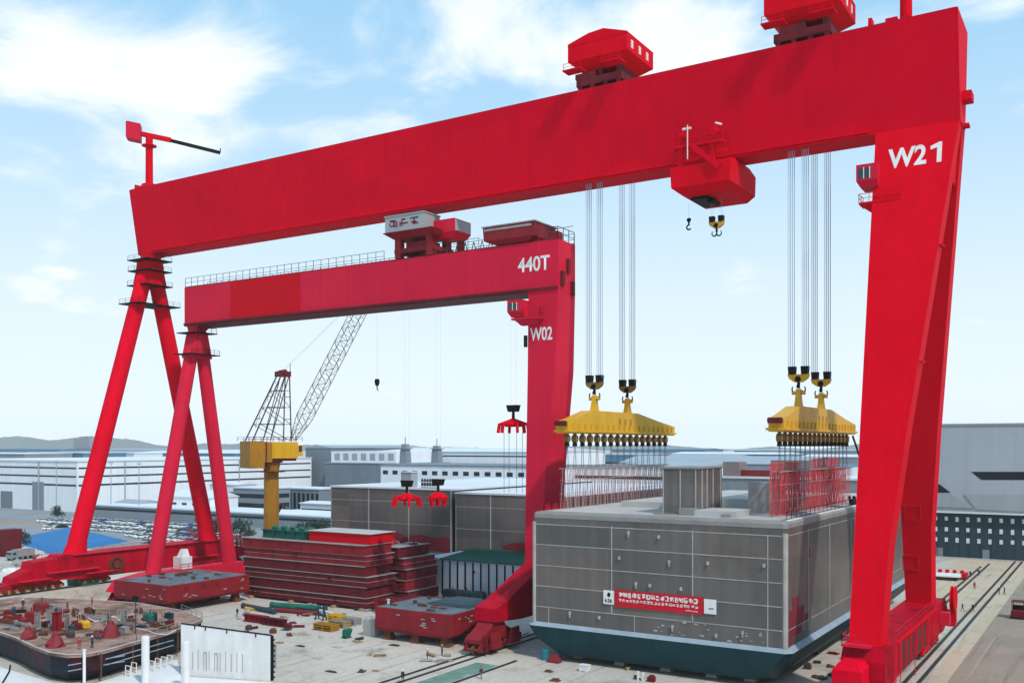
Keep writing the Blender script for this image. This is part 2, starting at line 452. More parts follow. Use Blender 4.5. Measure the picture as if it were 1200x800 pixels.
# hills: ridges with real depth
def hill(pts, depth, seed, label_m):
    rnd = random.Random(seed)
    b = MB(); rr = []
    prof = [(0, 0), (.18, .45), (.38, .86), (.5, 1), (.64, .85), (.85, .4), (1, 0)]
    # densify ridge line
    dense = []
    for (x0, y0, h0), (x1, y1, h1) in zip(pts, pts[1:]):
        for k in range(14):
            t = k / 14; dense.append((x0 + (x1 - x0) * t, y0 + (y1 - y0) * t, h0 + (h1 - h0) * t + rnd.uniform(-6, 6) * (1 if h0 + h1 > 70 else .2)))
    dense.append(pts[-1])
    for x, y, h in dense:
        n = Vector((-ST, CT, 0))
        rr.append([Vector((x, y, -1)) + n * depth * (s - .5) + Vector((0, 0, max(1, h) * k + (rnd.uniform(-2, 2) if 0 < s < 1 else 0))) for s, k in prof])
    vs = [p for r in rr for p in r]; n = len(prof); fs = []
    for k in range(len(rr) - 1):
        for i in range(n - 1):
            fs.append([k * n + i, (k + 1) * n + i, (k + 1) * n + i + 1, k * n + i + 1])
    b.add(vs, fs)
    tag(b.build('hills', label_m, None, True), kind='structure')
M['hill'] = mat('hazed_wooded_hill', (.085, .105, .105), .9, .35, .03)  # lightened so that part of the distance haze sits in the colour
def ridge(d, lst):
    out = []
    for u, v in lst:
        p = W(u, d); out.append((p.x, p.y, CH + (522 - v) * d / F))
    return out
hill(ridge(6200, [(-260, 519), (-120, 512), (-20, 513), (25, 511), (55, 516), (80, 514), (105, 511), (128, 513), (150, 514), (172, 520), (215, 524)]), 1100, 1, M['hill'])
hill(ridge(6600, [(170, 523), (222, 521), (245, 519), (262, 521), (290, 519), (330, 521), (375, 521), (420, 524), (470, 523), (560, 524)]), 1100, 2, M['hill'])
hill(ridge(6900, [(640, 523), (700, 522), (770, 520), (815, 524), (845, 526), (868, 529), (885, 524), (905, 523), (960, 527), (1020, 518), (1060, 516), (1110, 514)]), 1100, 3, M['hill'])
hill(ridge(7400, [(1080, 514), (1200, 512), (1300, 514), (1420, 522)]), 1100, 4, M['hill'])

# air
hz = MB().box(-9700, 5200, -400, 10900, -1.5, 230).build('haze', bpy.data.materials.new('haze_air'))
tag(hz, kind='stuff')
hm = hz.data.materials[0]; hm.use_nodes = True
hn = hm.node_tree.nodes; hn.remove(hn['Principled BSDF'])
pv = hn.new('ShaderNodeVolumePrincipled'); pv.inputs['Color'].default_value = (.97, .99, 1, 1)
pv.inputs['Density'].default_value = .00006; pv.inputs['Anisotropy'].default_value = -.1
hm.node_tree.links.new(pv.outputs[0], hn['Material Output'].inputs['Volume'])

# ------------------------------------------------------------------ crane building blocks
def railing(b, pts, h=1.1, step=2.4, r=.05, mid=True):
    """posts and rails along a polyline"""
    for p, q in zip(pts, pts[1:]):
        p, q = Vector(p), Vector(q); n = max(1, int((q - p).length / step)); up = Vector((0, 0, h))
        b.tube(p + up, q + up, r, n=4)
        if mid: b.tube(p + up * .5, q + up * .5, r * .8, n=4)
        for i in range(n + 1):
            c = p.lerp(q, i / n); b.tube(c, c + up, r, n=4)
    return b

def bogies(root, x, ys, m_frame, m_wheel, zt, half=.8, rw=.62, z0=0.0):
    """one two-wheel truck per y: yoke, side plates and wheels of their own"""
    for y in ys:
        b = mb(); nv = 0
        b.prism_x([(y - .5, zt), (y - 1.75, 1.25), (y - 1.75, .75), (y + 1.75, .75), (y + 1.75, 1.25), (y + .5, zt)], x - half, x - half + .28)
        b.prism_x([(y - .5, zt), (y - 1.75, 1.25), (y - 1.75, .75), (y + 1.75, .75), (y + 1.75, 1.25), (y + .5, zt)], x + half - .28, x + half)
        b.box(x - half + .28, x + half - .28, y - .4, y + .4, 1.0, zt - .05)
        for q in b.v: q.z += z0
        b.build('bogie_frame', m_frame, root)
        for dy in (-1.0, 1.0):
            wv = mb(); wv.disc((x, y + dy, rw + .17), (1, 0, 0), rw, .34, 14); wv.disc((x, y + dy, rw + .17), (1, 0, 0), rw * .4, half * 2 + .25, 10)
            for q in wv.v: q.z += z0
            wv.build('wheel', m_wheel, root)

def cabin(root, x0, x1, y0, y1, z0, z1, m_wall, name='operator_cabin'):
    b = mb(); b.rect_loft([(z0, x0 + .5, x1, y0 + .5, y1), (z0 + .9, x0, x1, y0, y1), (z1, x0, x1, y0, y1)])
    o = b.build(name, m_wall, root)
    g = mb(); g.box(x0 - .03, x0, y0 + .25, y1 - .3, z0 + 1.2, z1 - .5); g.box(x0 + .25, x1 - .9, y0 - .03, y0, z0 + 1.2, z1 - .5)
    g.build('window', M['glass'], o)
    f = mb()
    for yy in (y0 + (y1 - y0) * .35, y0 + (y1 - y0) * .65): f.box(x0 - .07, x0 - .03, yy - .06, yy + .06, z0 + 1.15, z1 - .45)
    for k in (.36, .64): f.box(x0 + (x1 - x0) * k - .06, x0 + (x1 - x0) * k + .06, y0 - .07, y0 - .03, z0 + 1.15, z1 - .45)
    f.build('window_frame', M['white'], o)
    return o

def glyphs(b, x0, x1, z0, z1, n, yf, rnd, th=.03, k=7):
    """n small characters made of strokes, on the plane y = yf, first drawn left to right"""
    wch = (x1 - x0) / n
    for i in range(n):
        a, c = x0 + i * wch + wch * .08, x0 + (i + 1) * wch - wch * .08
        h = z1 - z0; s = min(wch, h) * .085
        layer = 0
        for j in range(k):
            layer += .002
            if rnd.random() < .55:
                zz = z0 + h * rnd.choice((.06, .25, .45, .65, .85, .94)); p = rnd.uniform(0, .35); q = rnd.uniform(.65, 1)
                b.box(a + (c - a) * p, a + (c - a) * q, yf - th - layer, yf, zz - s, zz + s)
            else:
                xx = a + (c - a) * rnd.choice((.08, .3, .5, .7, .92)); p = rnd.uniform(0, .4); q = rnd.uniform(.6, 1)
                b.box(xx - s, xx + s, yf - th - layer, yf, z0 + h * p, z0 + h * q)

def hook_block(parent, x, y, z, mbody, mdark, s=1.0, name='hook_block'):
    """two black sheave housings on a yellow yoke over a double hook; z = top of the housings; axis along x"""
    b = mb()
    for sx in (-1, 1):
        b.rect_loft([(z - 1.3 * s, x + sx * 1.05 * s - .5 * s, x + sx * 1.05 * s + .5 * s, y - .6 * s, y + .6 * s), (z, x + sx * 1.05 * s - .6 * s, x + sx * 1.05 * s + .6 * s, y - .6 * s, y + .6 * s)], 1)
    b.prism_y([(x - 1.75 * s, z - 1.3 * s), (x - 1.5 * s, z - 2.0 * s), (x - .6 * s, z - 2.6 * s), (x + .6 * s, z - 2.6 * s), (x + 1.5 * s, z - 2.0 * s), (x + 1.75 * s, z - 1.3 * s)], y - .45 * s, y + .45 * s, 0)
    b.disc((x, y, z - 2.1 * s), (0, 1, 0), .5 * s, 1.1 * s, 12, 1)
    # ramshorn hook
    b.tube((x, y, z - 2.5 * s), (x, y, z - 3.6 * s), .26 * s, .24 * s, 8, 1)
    for sx in (-1, 1):
        pr = None
        for k in range(9):
            a = math.pi * (1.0 + k / 8 * 1.25)
            p = (x + sx * (.55 + .55 * math.cos(a)) * s, y, z - 3.75 * s + .62 * math.sin(a) * s)
            if pr: b.tube(pr, p, .2 * s * (1 - k * .05), .2 * s * (1 - (k + 1) * .05), 6, 1)
            pr = p
    return b.build(name, [mbody, mdark], parent)

# ------------------------------------------------------------------ the tall W21 crane
w21 = thing('gantry_crane', 'tallest bright red gantry crane, lettered W21 on its broad leg', 'gantry crane', (-105, 148, 0))
Yf, Yb, ZT, ZB, XL, XR = 143.5, 153.5, 92.6, 77.8, -196, -18.8
g = mb(); g.prism_x([(Yf, ZT), (146, ZB), (151, ZB), (Yb, ZT)], XL, XR)
girder = g.build('girder', M['red'], w21)
g = mb()
g.box(XL + .3, XR - .3, 143.9, 144.3, ZT, ZT + .22); g.box(XL + .3, XR - .3, 152.7, 153.1, ZT, ZT + .22)
g.build('trolley_rail', M['dark_red'], girder)
g = mb(); g.box(XL + 5, XR - 12, 145.4, 145.98, ZB + .35, ZB + .6); g.box(XL + 5, XR - 12, 151.02, 151.6, ZB + .35, ZB + .6)
g.build('lower_rail_flange', M['red'], girder)
g = mb()
for u, hgt, ww in ((1020, 1.6, .5), (1045, 1.0, 1.6), (1062, .8, 1.2), (160, 1.4, .4), (166, .9, 2.2)):
    x = YX(u, 145); g.box(x - ww / 2, x + ww / 2, 144.6, 146.2, ZT, ZT + hgt)
g.box(XR, XR + 1.2, 147.6, 150.2, 81.2, 82.4); g.box(XR, XR + .7, 149, 150.5, 77.9, 78.3)
build_each(g, 'bracket', M['red'], girder)
# stiffened plates show as faint upright welds
g = mb()
for k in range(1, 22):
    x = XL + (XR - XL) * k / 22
    g.bar((x, Yf - .006, ZT - .1), (x, 146 - .006, ZB + .1), .05, .02, up=(0, 1, 0))
g.build('weld_seam', M['red'], girder)

# rigid leg: head, front and rear legs, base beam
def rl(z, a, b): return a + (b - a) * (ZB - z) / (ZB - 8)
XB0, XB1 = -29.1, -25.2
def xr_at(z):
    pts = [(ZB, -18.9), (55, -21.4), (35, -23.6), (20, -25.0), (8, -25.4)]
    for (za, a), (zb, b) in zip(pts, pts[1:]):
        if z >= zb: return a + (b - a) * (za - z) / (za - zb)
    return pts[-1][1]
def xl_at(z): return rl(z, -29.9, -29.2)
LEG_Z = [ZB - .02, 66, 55, 45, 35, 27, 20, 13, 7.5]
FY0 = lambda z: rl(z, 145.6, 126.3)
FY1 = lambda z: rl(z, 148.3, 130.6)
RY0 = lambda z: rl(z, 148.7, 164.6)
RY1 = lambda z: rl(z, 151.4, 169.2)
b = mb(); b.rect_loft([(z, xl_at(z), xr_at(z), FY0(z), FY1(z)) for z in LEG_Z]); leg_f = b.build('rigid_leg', M['red_leg'], w21)
b = mb(); b.rect_loft([(z, xl_at(z), xr_at(z), RY0(z), RY1(z)) for z in LEG_Z]); leg_r = b.build('rigid_leg', M['red_leg'], w21)
b = mb(); b.rect_loft([(70, xl_at(70) + .3, xr_at(70) - .3, FY1(70) - .4, RY0(70) + .4), (ZB - .05, xl_at(77) + .3, xr_at(77) - .3, 148.0, 149.0)])
b.build('leg_web', M['red_leg'], w21)
b = mb()   # hatches and ladder runs on the legs
for z, x in ((22.5, -27.6), (14.5, -28.2)):
    y = RY0(z) - .05; 
    for a, c, e, f in ((-1.2, 1.2, 1.05, 1.2), (-1.2, 1.2, -1.2, -1.05), (-1.2, -1.08, -1.05, 1.05), (1.08, 1.2, -1.05, 1.05)):
        b.hull8([(x + a, y - .06 + (e) * -.228, z + e), (x + c, y - .06 - e * .228, z + e), (x + c, y + .1 - e * .228, z + e), (x + a, y + .1 - e * .228, z + e)],
                [(x + a, y - .06 - f * .228, z + f), (x + c, y - .06 - f * .228, z + f), (x + c, y + .1 - f * .228, z + f), (x + a, y + .1 - f * .228, z + f)])
b.build('hatch_frame', M['old_red'], leg_r)
text_part('lettering', 'W2', -28.0, -22.9, 72.0, 75.0, lambda x, z: FY0(z), leg_f, M['white'], .06, .03)
b = mb()
def lface(pts):
    b.rings([[(x, FY0(z) - .06, z) for x, z in pts], [(x, FY0(z) - .002, z) for x, z in pts]])
lface([(-21.55, 72.0), (-20.95, 72.0), (-20.95, 75.0), (-21.4, 75.0), (-21.55, 74.9)]); lface([(-22.4, 74.0), (-21.56, 74.25), (-21.56, 74.9), (-22.4, 74.55)])
b.build('lettering', M['white'], leg_f)
b = mb(); b.prism_x([(124.2, 6.4), (125.6, 8.0), (172, 8.0), (174.5, 6), (174.5, 4.2), (170, 3.0), (162, 3.4), (134, 3.4), (128, 3.0), (125, 3.0), (124.2, 3.6)], -29.7, -24.4)
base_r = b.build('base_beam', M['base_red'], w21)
b = mb()
for y in (133.5, 137.2, 141, 145.2, 149.5, 154, 158.5): b.box(-24.40, -24.22, y - .16, y + .16, 3.5, 7.7)
b.box(-24.4, -24.15, 131, 162, 7.65, 7.95)
b.build('side_rib', M['red_leg'], base_r)
b = mb()
for y in (135.3, 139.1, 143.1, 147.3, 151.7): b.box(-24.42, -24.3, y - 1.45, y + 1.45, 3.6, 7.2)
b.build('shaded_recess_panel', M['dark_red'], base_r)  # flat dark panels between the ribs, their colour standing in for recess shade
b = mb(); railing(b, [(-24.6, 131, 8), (-24.6, 163, 8)], 1.1, 2.2, .045); b.build('railing', M['old_red'], base_r)
b = mb(); b.rect_loft([(2.2, -29.6, -26.2, 119.6, 123.9), (6.0, -29.6, -26.2, 119.6, 123.9), (6.8, -29.0, -26.8, 120.2, 123.4)]); b.build('drive_housing', M['red'], w21)
b = mb(); b.box(-29.6, -26.2, 123.95, 126.2, 8.02, 8.2); railing(b, [(-29.5, 126.2, 8.2), (-29.5, 124.05, 8.2), (-26.3, 124.05, 8.2)], 1.3, 1.5, .06); b.build('platform', M['old_red'], w21)
b = mb()
for y in (128.6, 129.6, 132.6, 143.0): b.box(-24.2, -24.1, y - .06, y + .06, 1.2, 8.4)
for k in range(12): b.box(-24.19, -24.11, 128.6, 129.6, 1.5 + k * .55, 1.56 + k * .55)
b.build('ladder', M['old_red'], base_r)
b = mb(); b.disc((-23.3, 171.0, 8.2), (1, 0, 0), 2.1, .2, 24); b.disc((-22.8, 171.0, 8.2), (1, 0, 0), 2.1, .2, 24); b.disc((-23, 171.0, 8.2), (1, 0, 0), 1.6, .5, 20)
b.box(-24.4, -22.6, 170.6, 171.4, 4.5, 6.2); b.build('cable_reel', M['red_leg'], w21)
b = mb(); b.box(-24.38, -23.0, 166.0, 167.6, 4.6, 6.6); b.box(-24.38, -23.0, 172.6, 174.2, 3.4, 6.0); build_each(b, 'equipment_box', M['old_red'], w21)
b = mb()
for ya in (124.0, 131.6, 161, 169): b.prism_x([(ya, 3.2), (ya - 1.8, 2.2), (ya - 1.8, 1.7), (ya + 5.4, 1.7), (ya + 5.4, 2.2), (ya + 3.6, 3.2)], -28.1, -25.6)
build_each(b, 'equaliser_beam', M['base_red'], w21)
bogies(w21, -26.9, (124.0, 127.6, 131.6, 135.2, 161, 164.6, 169, 172.6), M['red'], M['rust'], 1.9, 1.1)
# operator cabin and landing beside the W21 letters
cabin(w21, -31.9, -29.0, 142.4, 146, 69.6, 72.8, M['old_red'])
b = mb(); b.box(-31.6, -26, 142.6, 145.5, 67.2, 67.5); b.rect_loft([(66.3, -30.2, -27, 143.6, 145.5), (67.2, -31.4, -26.2, 142.8, 145.5)])
railing(b, [(-31.6, 145.5, 67.5), (-31.6, 142.7, 67.5), (-26, 142.7, 67.5)], 1.2, 1.4, .05)
b.build('landing', M['red_leg'], w21)
b = mb()
for z in (60, 44): b.box(xr_at(z), xr_at(z) + .5, FY0(z) + .6, FY0(z) + 2.2, z, z + .25)
build_each(b, 'step_bracket', M['red'], leg_f)

# sloping tube legs of W21
LX, AY = -192.0, 146.2
b = mb(); b.rect_loft([(70.5, LX - 2.0, LX + 2.0, AY - 3.1, AY + 3.1), (73.5, LX - 2.1, LX + 2.1, AY - 2.3, AY + 2.3), (75.8, LX - 2.1, LX + 2.1, AY - 2.0, AY + 2.0), (76.3, LX - 1.6, LX + 1.6, AY - 1.4, AY + 1.4), (ZB - .01, LX - 1.8, LX + 1.8, AY - 1.2, AY + 3)])
b.build('leg_head', M['red_leg'], w21)
b = mb()
for z, e in ((75.9, 1.9), (73.4, 1.8), (70.0, 2.0), (65.5, 4.2)):
    b.box(LX - 3.6, LX + 3.6, AY - 1.6 - e, AY + 1.6 + e, z, z + .22)
    railing(b, [(LX + 3.5, AY - 1.5 - e, z + .2), (LX - 3.5, AY - 1.5 - e, z + .2)], 1.0, 1.8, .04); railing(b, [(LX + 3.5, AY + 1.5 + e, z + .2), (LX + 3.5, AY - 1.5 - e, z + .2)], 1.0, 1.8, .04)
b.build('leg_platform', M['black'], w21)
for y0, y1, nm in ((AY - 1.6, 127.6, 'f'), (AY + 1.6, 162.6, 'r')):
    d = (y1 - y0) / 60
    b = mb(); b.tube((LX, y0, 72), (LX, y1 + d * 3, 9.3), 1.75, 1.95, 18)
    b.rings([[(LX + 1.9 * math.cos(a), y1 - d * .6 + 1.9 * math.sin(a), 12.6) for a in [2 * math.pi * i / 18 for i in range(18)]],
             [(LX + 2.0 * math.cos(a), y1 + d * 3 + 2.9 * math.sin(a), 9.0) for a in [2 * math.pi * i / 18 for i in range(18)]]])
    b.build('tube_leg', M['red'], w21, True)
b = mb(); b.prism_x([(112, 4.9), (112.3, 6.1), (116, 7.5), (116.4, 8.9), (121.5, 9.2), (122.5, 9.8), (165, 9.8), (169, 9.2), (170, 7.6), (176, 6.6), (176, 5.2), (168, 4.6), (162, 4.3), (129, 4.3), (123, 4.6), (114, 4.6)], LX - 2.1, LX + 2.1)
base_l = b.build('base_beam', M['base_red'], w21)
b = mb(); railing(b, [(LX + 2, 116.6, 9.1), (LX + 2, 121.5, 9.3)], 1.2, 1.6, .07); railing(b, [(LX + 2, 130, 9.8), (LX + 2, 160, 9.8)], 1.1, 2.4, .04)
b.build('railing', M['old_red'], base_l)
b = mb(); b.box(LX + 2.1, LX + 3.1, 119, 131, 6.3, 6.5); b.box(LX + 2.1, LX + 2.6, 125, 165, 9.55, 9.8); b.box(LX + 2.1, LX + 3.0, 113, 120, 5.2, 5.4); b.box(LX + 2.1, LX + 3.1, 128, 136, 5.3, 5.5); b.box(LX + 2.1, LX + 3.2, 152, 164, 6.0, 6.2)
build_each(b, 'walkway', M['old_red'], base_l)
b = mb()
for rr_ in (2.0, 1.5): 
    for k in range(20):
        a, c = 2 * math.pi * k / 20, 2 * math.pi * (k + 1) / 20; b.bar((LX + 2.8, 135.4 + rr_ * math.cos(a), 6.6 + rr_ * math.sin(a)), (LX + 2.8, 135.4 + rr_ * math.cos(c), 6.6 + rr_ * math.sin(c)), .16, .2)
for k in range(8): a = math.pi * k / 4; b.bar((LX + 2.8, 135.4, 6.6), (LX + 2.8, 135.4 + 2 * math.cos(a), 6.6 + 2 * math.sin(a)), .1, .12)
b.disc((LX + 2.6, 135.4, 6.6), (1, 0, 0), .8, .9, 16); b.build('cable_reel', M['rust'], w21)
b = mb()
for ya in (110.6, 117.4, 129, 160, 166.8): b.prism_x([(ya + 1.8, 5.0), (ya - 1.4, 4.4), (ya - 1.4, 4.1), (ya + 5.0, 4.1), (ya + 5.0, 4.4)], LX - 1.2, LX + 1.2)
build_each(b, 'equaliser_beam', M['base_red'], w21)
bogies(w21, LX, (110.6, 114.2, 118.4, 122, 129.6, 133.2, 160.5, 164.1, 168, 171.6), M['steel_red'], M['ochre'], 2.2, 1.25, .78, 2.45)

# maintenance jib cranes on top of the girder
def jib_crane(x, y, z0, h, dirv, armlen, back):
    b = mb(); b.rect_loft([(z0, x - 1.6, x + 1.6, y - 1.5, y + 1.5), (z0 + 1.2, x - 1.1, x + 1.1, y - 1.1, y + 1.1)]); b.tube((x, y, z0 + 1.2), (x, y, z0 + h), .85, .8, 12); b.disc((x, y, z0 + h - 2.4), (0, 0, 1), 1.7, .2, 12)
    o = b.build('maintenance_crane', M['red_leg'], w21)
    d = Vector(dirv).normalized(); c = Vector((x, y, z0 + h))
    j = mb(); j.bar(c - d * back, c + d * armlen * .3, .8, 1.0); j.bar(c + d * armlen * .3 + Vector((0, 0, -.1)), c + d * armlen + Vector((0, 0, -.5)), .6, .7, 1); j.tube(c + d * armlen + Vector((0, 0, -.3)), c + d * armlen + Vector((0, 0, .6)), .12, n=5, mi=1)
    j.build('jib', [M['red_leg'], M['black']], o)
    k = mb(); e = c - d * (back + 1.2); s = d.cross(Vector((0, 0, 1)))
    ring = lambda t, q: [e + d * t + s * a * q + Vector((0, 0, zz * q)) for a, zz in ((-1.6, -1.9), (1.6, -1.9), (1.6, 1.9), (-1.6, 1.9))]
    k.rings([ring(-1.6, .9), ring(-1.2, 1), ring(1.6, 1)])
    k.build('counterweight', M['old_red'], o)
jib_crane(-191.2, 145.4, ZT, 12.4, (.66, .70, -.14), 16.0, 2.2)
jib_crane(-26.3, 148.5, ZT, 13, (-.9, .3, 0), 18, 2.2)

# upper trolleys with winch houses, ropes and hook blocks
HY = (147.3, 160.3)
HOOK_Z = 45.0
def upper_trolley(x, xr_):
    b = mb(); b.box(x - 4.2, x + 4.2, 143.9, 153.1, ZT + .75, ZT + 2.0); b.box(xr_ - 1.9, xr_ + 1.9, 143.9, 161.4, ZT + 2.0, ZT + 2.9)
    for sx in (-3.6, -1.2, 1.2, 3.6):
        for y in (144.1, 152.9): b.disc((x + sx, y, ZT + .62), (0, 1, 0), .42, .3, 10)
    for sx in (-3.2, 0, 3.2): b.box(x + sx - .3, x + sx + .3, 144.6, 152.4, ZT + 2.0, ZT + 3.6)
    t = b.build('upper_trolley', M['dark_red'], w21)
    h = mb()
    def ring(z, ex, ey): return [(x - 5.5 + ex, 143.3 + ey, z), (x + 5.5 - ex, 143.3 + ey, z), (x + 5.5 - ex, 153.7 - ey, z), (x - 5.5 + ex, 153.7 - ey, z)]
    h.rings([ring(ZT + 3.4, 2.4, 1.8), ring(ZT + 5.0, 0, 0), ring(ZT + 7.6, 0, 0)])
    # shallow gabled roof whose ridge runs with the wheels' axles
    h.prism_y([(x - 5.5, ZT + 7.58), (x + 5.5, ZT + 7.58), (x + 5.5, ZT + 7.9), (x + 1.2, ZT + 9.3), (x - 1.6, ZT + 9.1), (x - 5.5, ZT + 8.0)], 143.25, 153.75)
    h.build('winch_house', M['red_leg'], t)
    rnd = random.Random(int(x)); c = mb()
    for i in range(3):
        y0 = 144.6 + i * 3.0
        for k in range(6):
            dd = .002 * k
            if k % 2: c.box(x + 5.5, x + 5.54 + dd, y0 + .15 + k * .12, y0 + .33 + k * .12, ZT + 5.7, ZT + 7.0)
            else: c.box(x + 5.5, x + 5.54 + dd, y0 + .05, y0 + 1.05, ZT + 5.75 + k * .24, ZT + 5.93 + k * .24)
    c.build('lettering', M['white'], t)
    r = mb()
    railing(r, [(x - 5.2, 141.2, ZT + 2.9), (x - 1.9, 141.2, ZT + 2.9)], 1.0, 1.2, .05); r.box(x - 5.3, x - 1.9, 141.0, 143.2, ZT + 2.7, ZT + 2.9); r.box(x + 1.9, x + 5.3, 141.0, 143.2, ZT + 2.7, ZT + 2.9)
    railing(r, [(x + 1.9, 141.2, ZT + 2.9), (x + 5.2, 141.2, ZT + 2.9)], 1.0, 1.2, .05)
    r.build('side_walkway', M['red'], t)
    for y in HY:
        r = mb(); x = xr_; ztop = ZT + 2.2 if y > 152 else ZB + .6
        for sx in (-1.05, 1.05):
            for k in range(7):
                r.tube((x + sx - .48 + k * .16, y - .2 + .4 * (k % 2), HOOK_Z - .4), (x + sx - .48 + k * .16, y - .2 + .4 * (k % 2), ztop), .042, n=4)
        r.build('hoist_rope', M['rope'], t)
        hook_block(t, x, y, HOOK_Z, M['brass'] if x < -60 else M['amber'], M['black'], .92)
TX = (-76.1, -41.4)
for xa, xb in zip((-73.6, -40.0), TX): upper_trolley(xa, xb)

# lower trolley slung under the girder
x0, x1 = -60.2, -50.4
b = mb()
def ring(z, ex, ey): return [(x0 + ex, 142.3 + ey, z), (x1 - ex * .6, 142.3 + ey, z), (x1 - ex * .6 , 154.6 - ey, z), (x0 + ex, 154.6 - ey, z)]
b.rings([ring(72.3, 1.7, 1.2), ring(73.5, .15, .1), ring(76.6, 0, 0), ring(77.5, .4, 2.4)])
lt = b.build('lower_trolley', M['red_leg'], w21)
b = mb(); b.box(x0 + .4, x1 - 1.2, 142.2, 143.6, 79.6, 79.9)
railing(b, [(x0 + .4, 142.3, 79.9), (x1 - 1.2, 142.3, 79.9)], 1.25, 1.1, .07)
for xx in (x0 + 1.6, x0 + 6.8):
    b.bar((xx, 142.9, 76.5), (xx, 142.9, 82.2), .8, .5, up=(0, 1, 0)); b.bar((xx, 142.9, 82.0), (xx, 145.2, 82.0), .7, .5)
b.bar((x0 + 3.4, 142.0, 79.9), (x1 - 1.6, 141.9, 75.6), .8, .3, up=(0, 1, 0))
b.bar((x0 + .2, 142.9, 78.4), (x1 - .8, 142.9, 78.4), .3, .5); b.bar((x0 + .2, 142.9, 81.2), (x1 - 1.6, 142.9, 81.2), .25, .3)
b.build('trolley_frame', M['red'], lt)
b = mb(); b.tube((x0 + 3.1, 141.9, 77.5), (x0 + 3.1, 141.9, 82.8), .09, n=5); b.tube((x0 + 7.6, 142, 82.4), (x1 - 1.2, 142, 82.0), .16, n=5); b.box(x0 + 2.2, x0 + 3.6, 142, 142.3, 82.2, 82.5); b.build('lamp_bracket', M['dirty_white'], lt)
b = mb(); b.box(x0 + 2.4, x0 + 5.2, 145, 151, 71.9, 72.32); b.disc((x0 + 5, 147, 72.1), (0, 1, 0), .6, 1.2, 12); b.build('sheave_bracket', M['black'], lt)
hx, hz_ = -54.7, 69.6
hook_block(lt, hx, 148.2, hz_, M['amber'], M['black'], .72)
b = mb()
for sx in (-.76, .76):
    for k in (-.2, .2): b.tube((hx + sx + k, 148.2, hz_ - .2), (hx + sx + k * .6, 148.2, 72.3), .018, n=4)
b.tube((-59.4, 148.2, 69.6), (-59.4, 148.2, 72.3), .018, n=4)
b.build('hoist_rope', M['rope'], lt)
b = mb(); b.tube((-59.4, 148.2, 69.7), (-59.4, 148.2, 68.7), .2, .14, 8); b.blob((-59.4, 148.2, 69.6), .4, .3, .35, 8, 5, 0)
pr = None
for k in range(8):
    a = math.pi * (.5 + k / 7 * 1.3); p = (-59.4 + .38 * math.cos(a), 148.2, 68.4 + .38 * math.sin(a))
    if pr: b.tube(pr, p, .13, n=6)
    pr = p
b.build('auxiliary_hook', M['black'], lt)

# ------------------------------------------------------------------ the lower 440T crane
w02 = thing('gantry_crane', 'lower faded red gantry crane, lettered 440T and W02, standing beneath the taller girder', 'gantry crane', (-128, 147.5, 0))
yf, yb, zt, zb, xl, xr = 144.5, 150.5, 68.4, 60.0, -177.8, -81.6
b = mb(); b.box(xl, xr - 6.0, yf, yb, zb, zt)
g2 = b.build('girder', M['old_red'], w02)
b = mb(); b.box(xl, xr, yf - .28, yf, zb - .05, zb + .35); b.box(xl, xr - 6.1, yf - .1, yb + .1, zb - .3, zb - .05); b.build('bottom_flange', M['dark_red'], g2)
b = mb(); b.box(YX(270, yf), YX(352, yf), yf - .03, yf, zb + .36, zt - .1); b.build('repainted_panel', M['new_red'], g2)
b = mb()
for yy in (yf + .3, yb - .3): b.box(xl, xr, yy - .15, yy + .15, zt, zt + .2)
b.build('trolley_rail', M['dark_red'], g2)
b = mb(); railing(b, [(xl + .4, yf - .1, zt), (-120, yf - .1, zt)], 2.0, 2.0, .055); railing(b, [(-107.5, yf - .1, zt), (-98, yf - .1, zt)], 2.0, 2.0, .055); railing(b, [(xl + .4, yb + .1, zt), (xr - .2, yb + .1, zt)], 2.0, 2.3, .055); railing(b, [(xr - 4, yf + .1, zt), (xr - .2, yf + .1, zt), (xr - .2, yb, zt)], 2.2, 1.6, .07)
for k in range(12):     # braced cable-chain frames near the trolleys
    xx = -108 + k * 1.9
    if xx < -97.5 or xx > -87: b.tube((xx, yb, zt), (xx + .9, yb, zt + 3.0), .08, n=4); b.tube((xx + .9, yb, zt + 3.0), (xx + 1.8, yb, zt), .08, n=4)
b.tube((-108, yb, zt + 3.0), (-97.5, yb, zt + 3.2), .06, n=4); b.tube((-87, yb, zt + 3.2), (xr - .4, yb, zt + 3.4), .06, n=4)
b.build('railing', M['boom'], g2)
LZ = [(zt, -87.6, xr, yf, yb), (zb, -87.6, xr, yf, yb), (46, -87.7, -82.2, yf - .1, yb + .5), (27, -88, -84.2, yf - .2, yb + .9), (13, -88.1, -84.6, yf - .4, yb + 1.4), (8, -88.2, -84.5, yf - .6, yb + 2)]
b = mb(); b.rect_loft(LZ); leg2 = b.build('rigid_leg', M['old_red'], w02)
text_part('lettering', '440T', -89.75, -83.3, 63.3, 65.9, lambda x, z: yf - (.0 if x > -87.6 else .0), leg2, M['white'], .035, .02)
def f2(x, z): 
    return yf - .1 * (zb - z) / (zb - 46)
text_part('lettering', 'W02', -87.2, -82.75, 51.2, 53.5, f2, leg2, M['white'], .05, .02)
b = mb()
for y, z, wy in ((145.6, 61.8, .9), (149.2, 60.5, .8), (147.6, 64.2, .7)): b.box(xr, xr + .5, y - wy / 2, y + wy / 2, z - 1.2, z + 1.2)
build_each(b, 'bracket', M['dark_red'], leg2)
b = mb(); b.tube((-88.0, 144.2, 50.2), (-88.0, 144.2, 52.2), .35, n=6); b.build('loudspeaker', M['black'], leg2)
cabin(w02, -90.8, -87.7, 142.6, 146.5, 55.4, 58.3, M['old_red'])
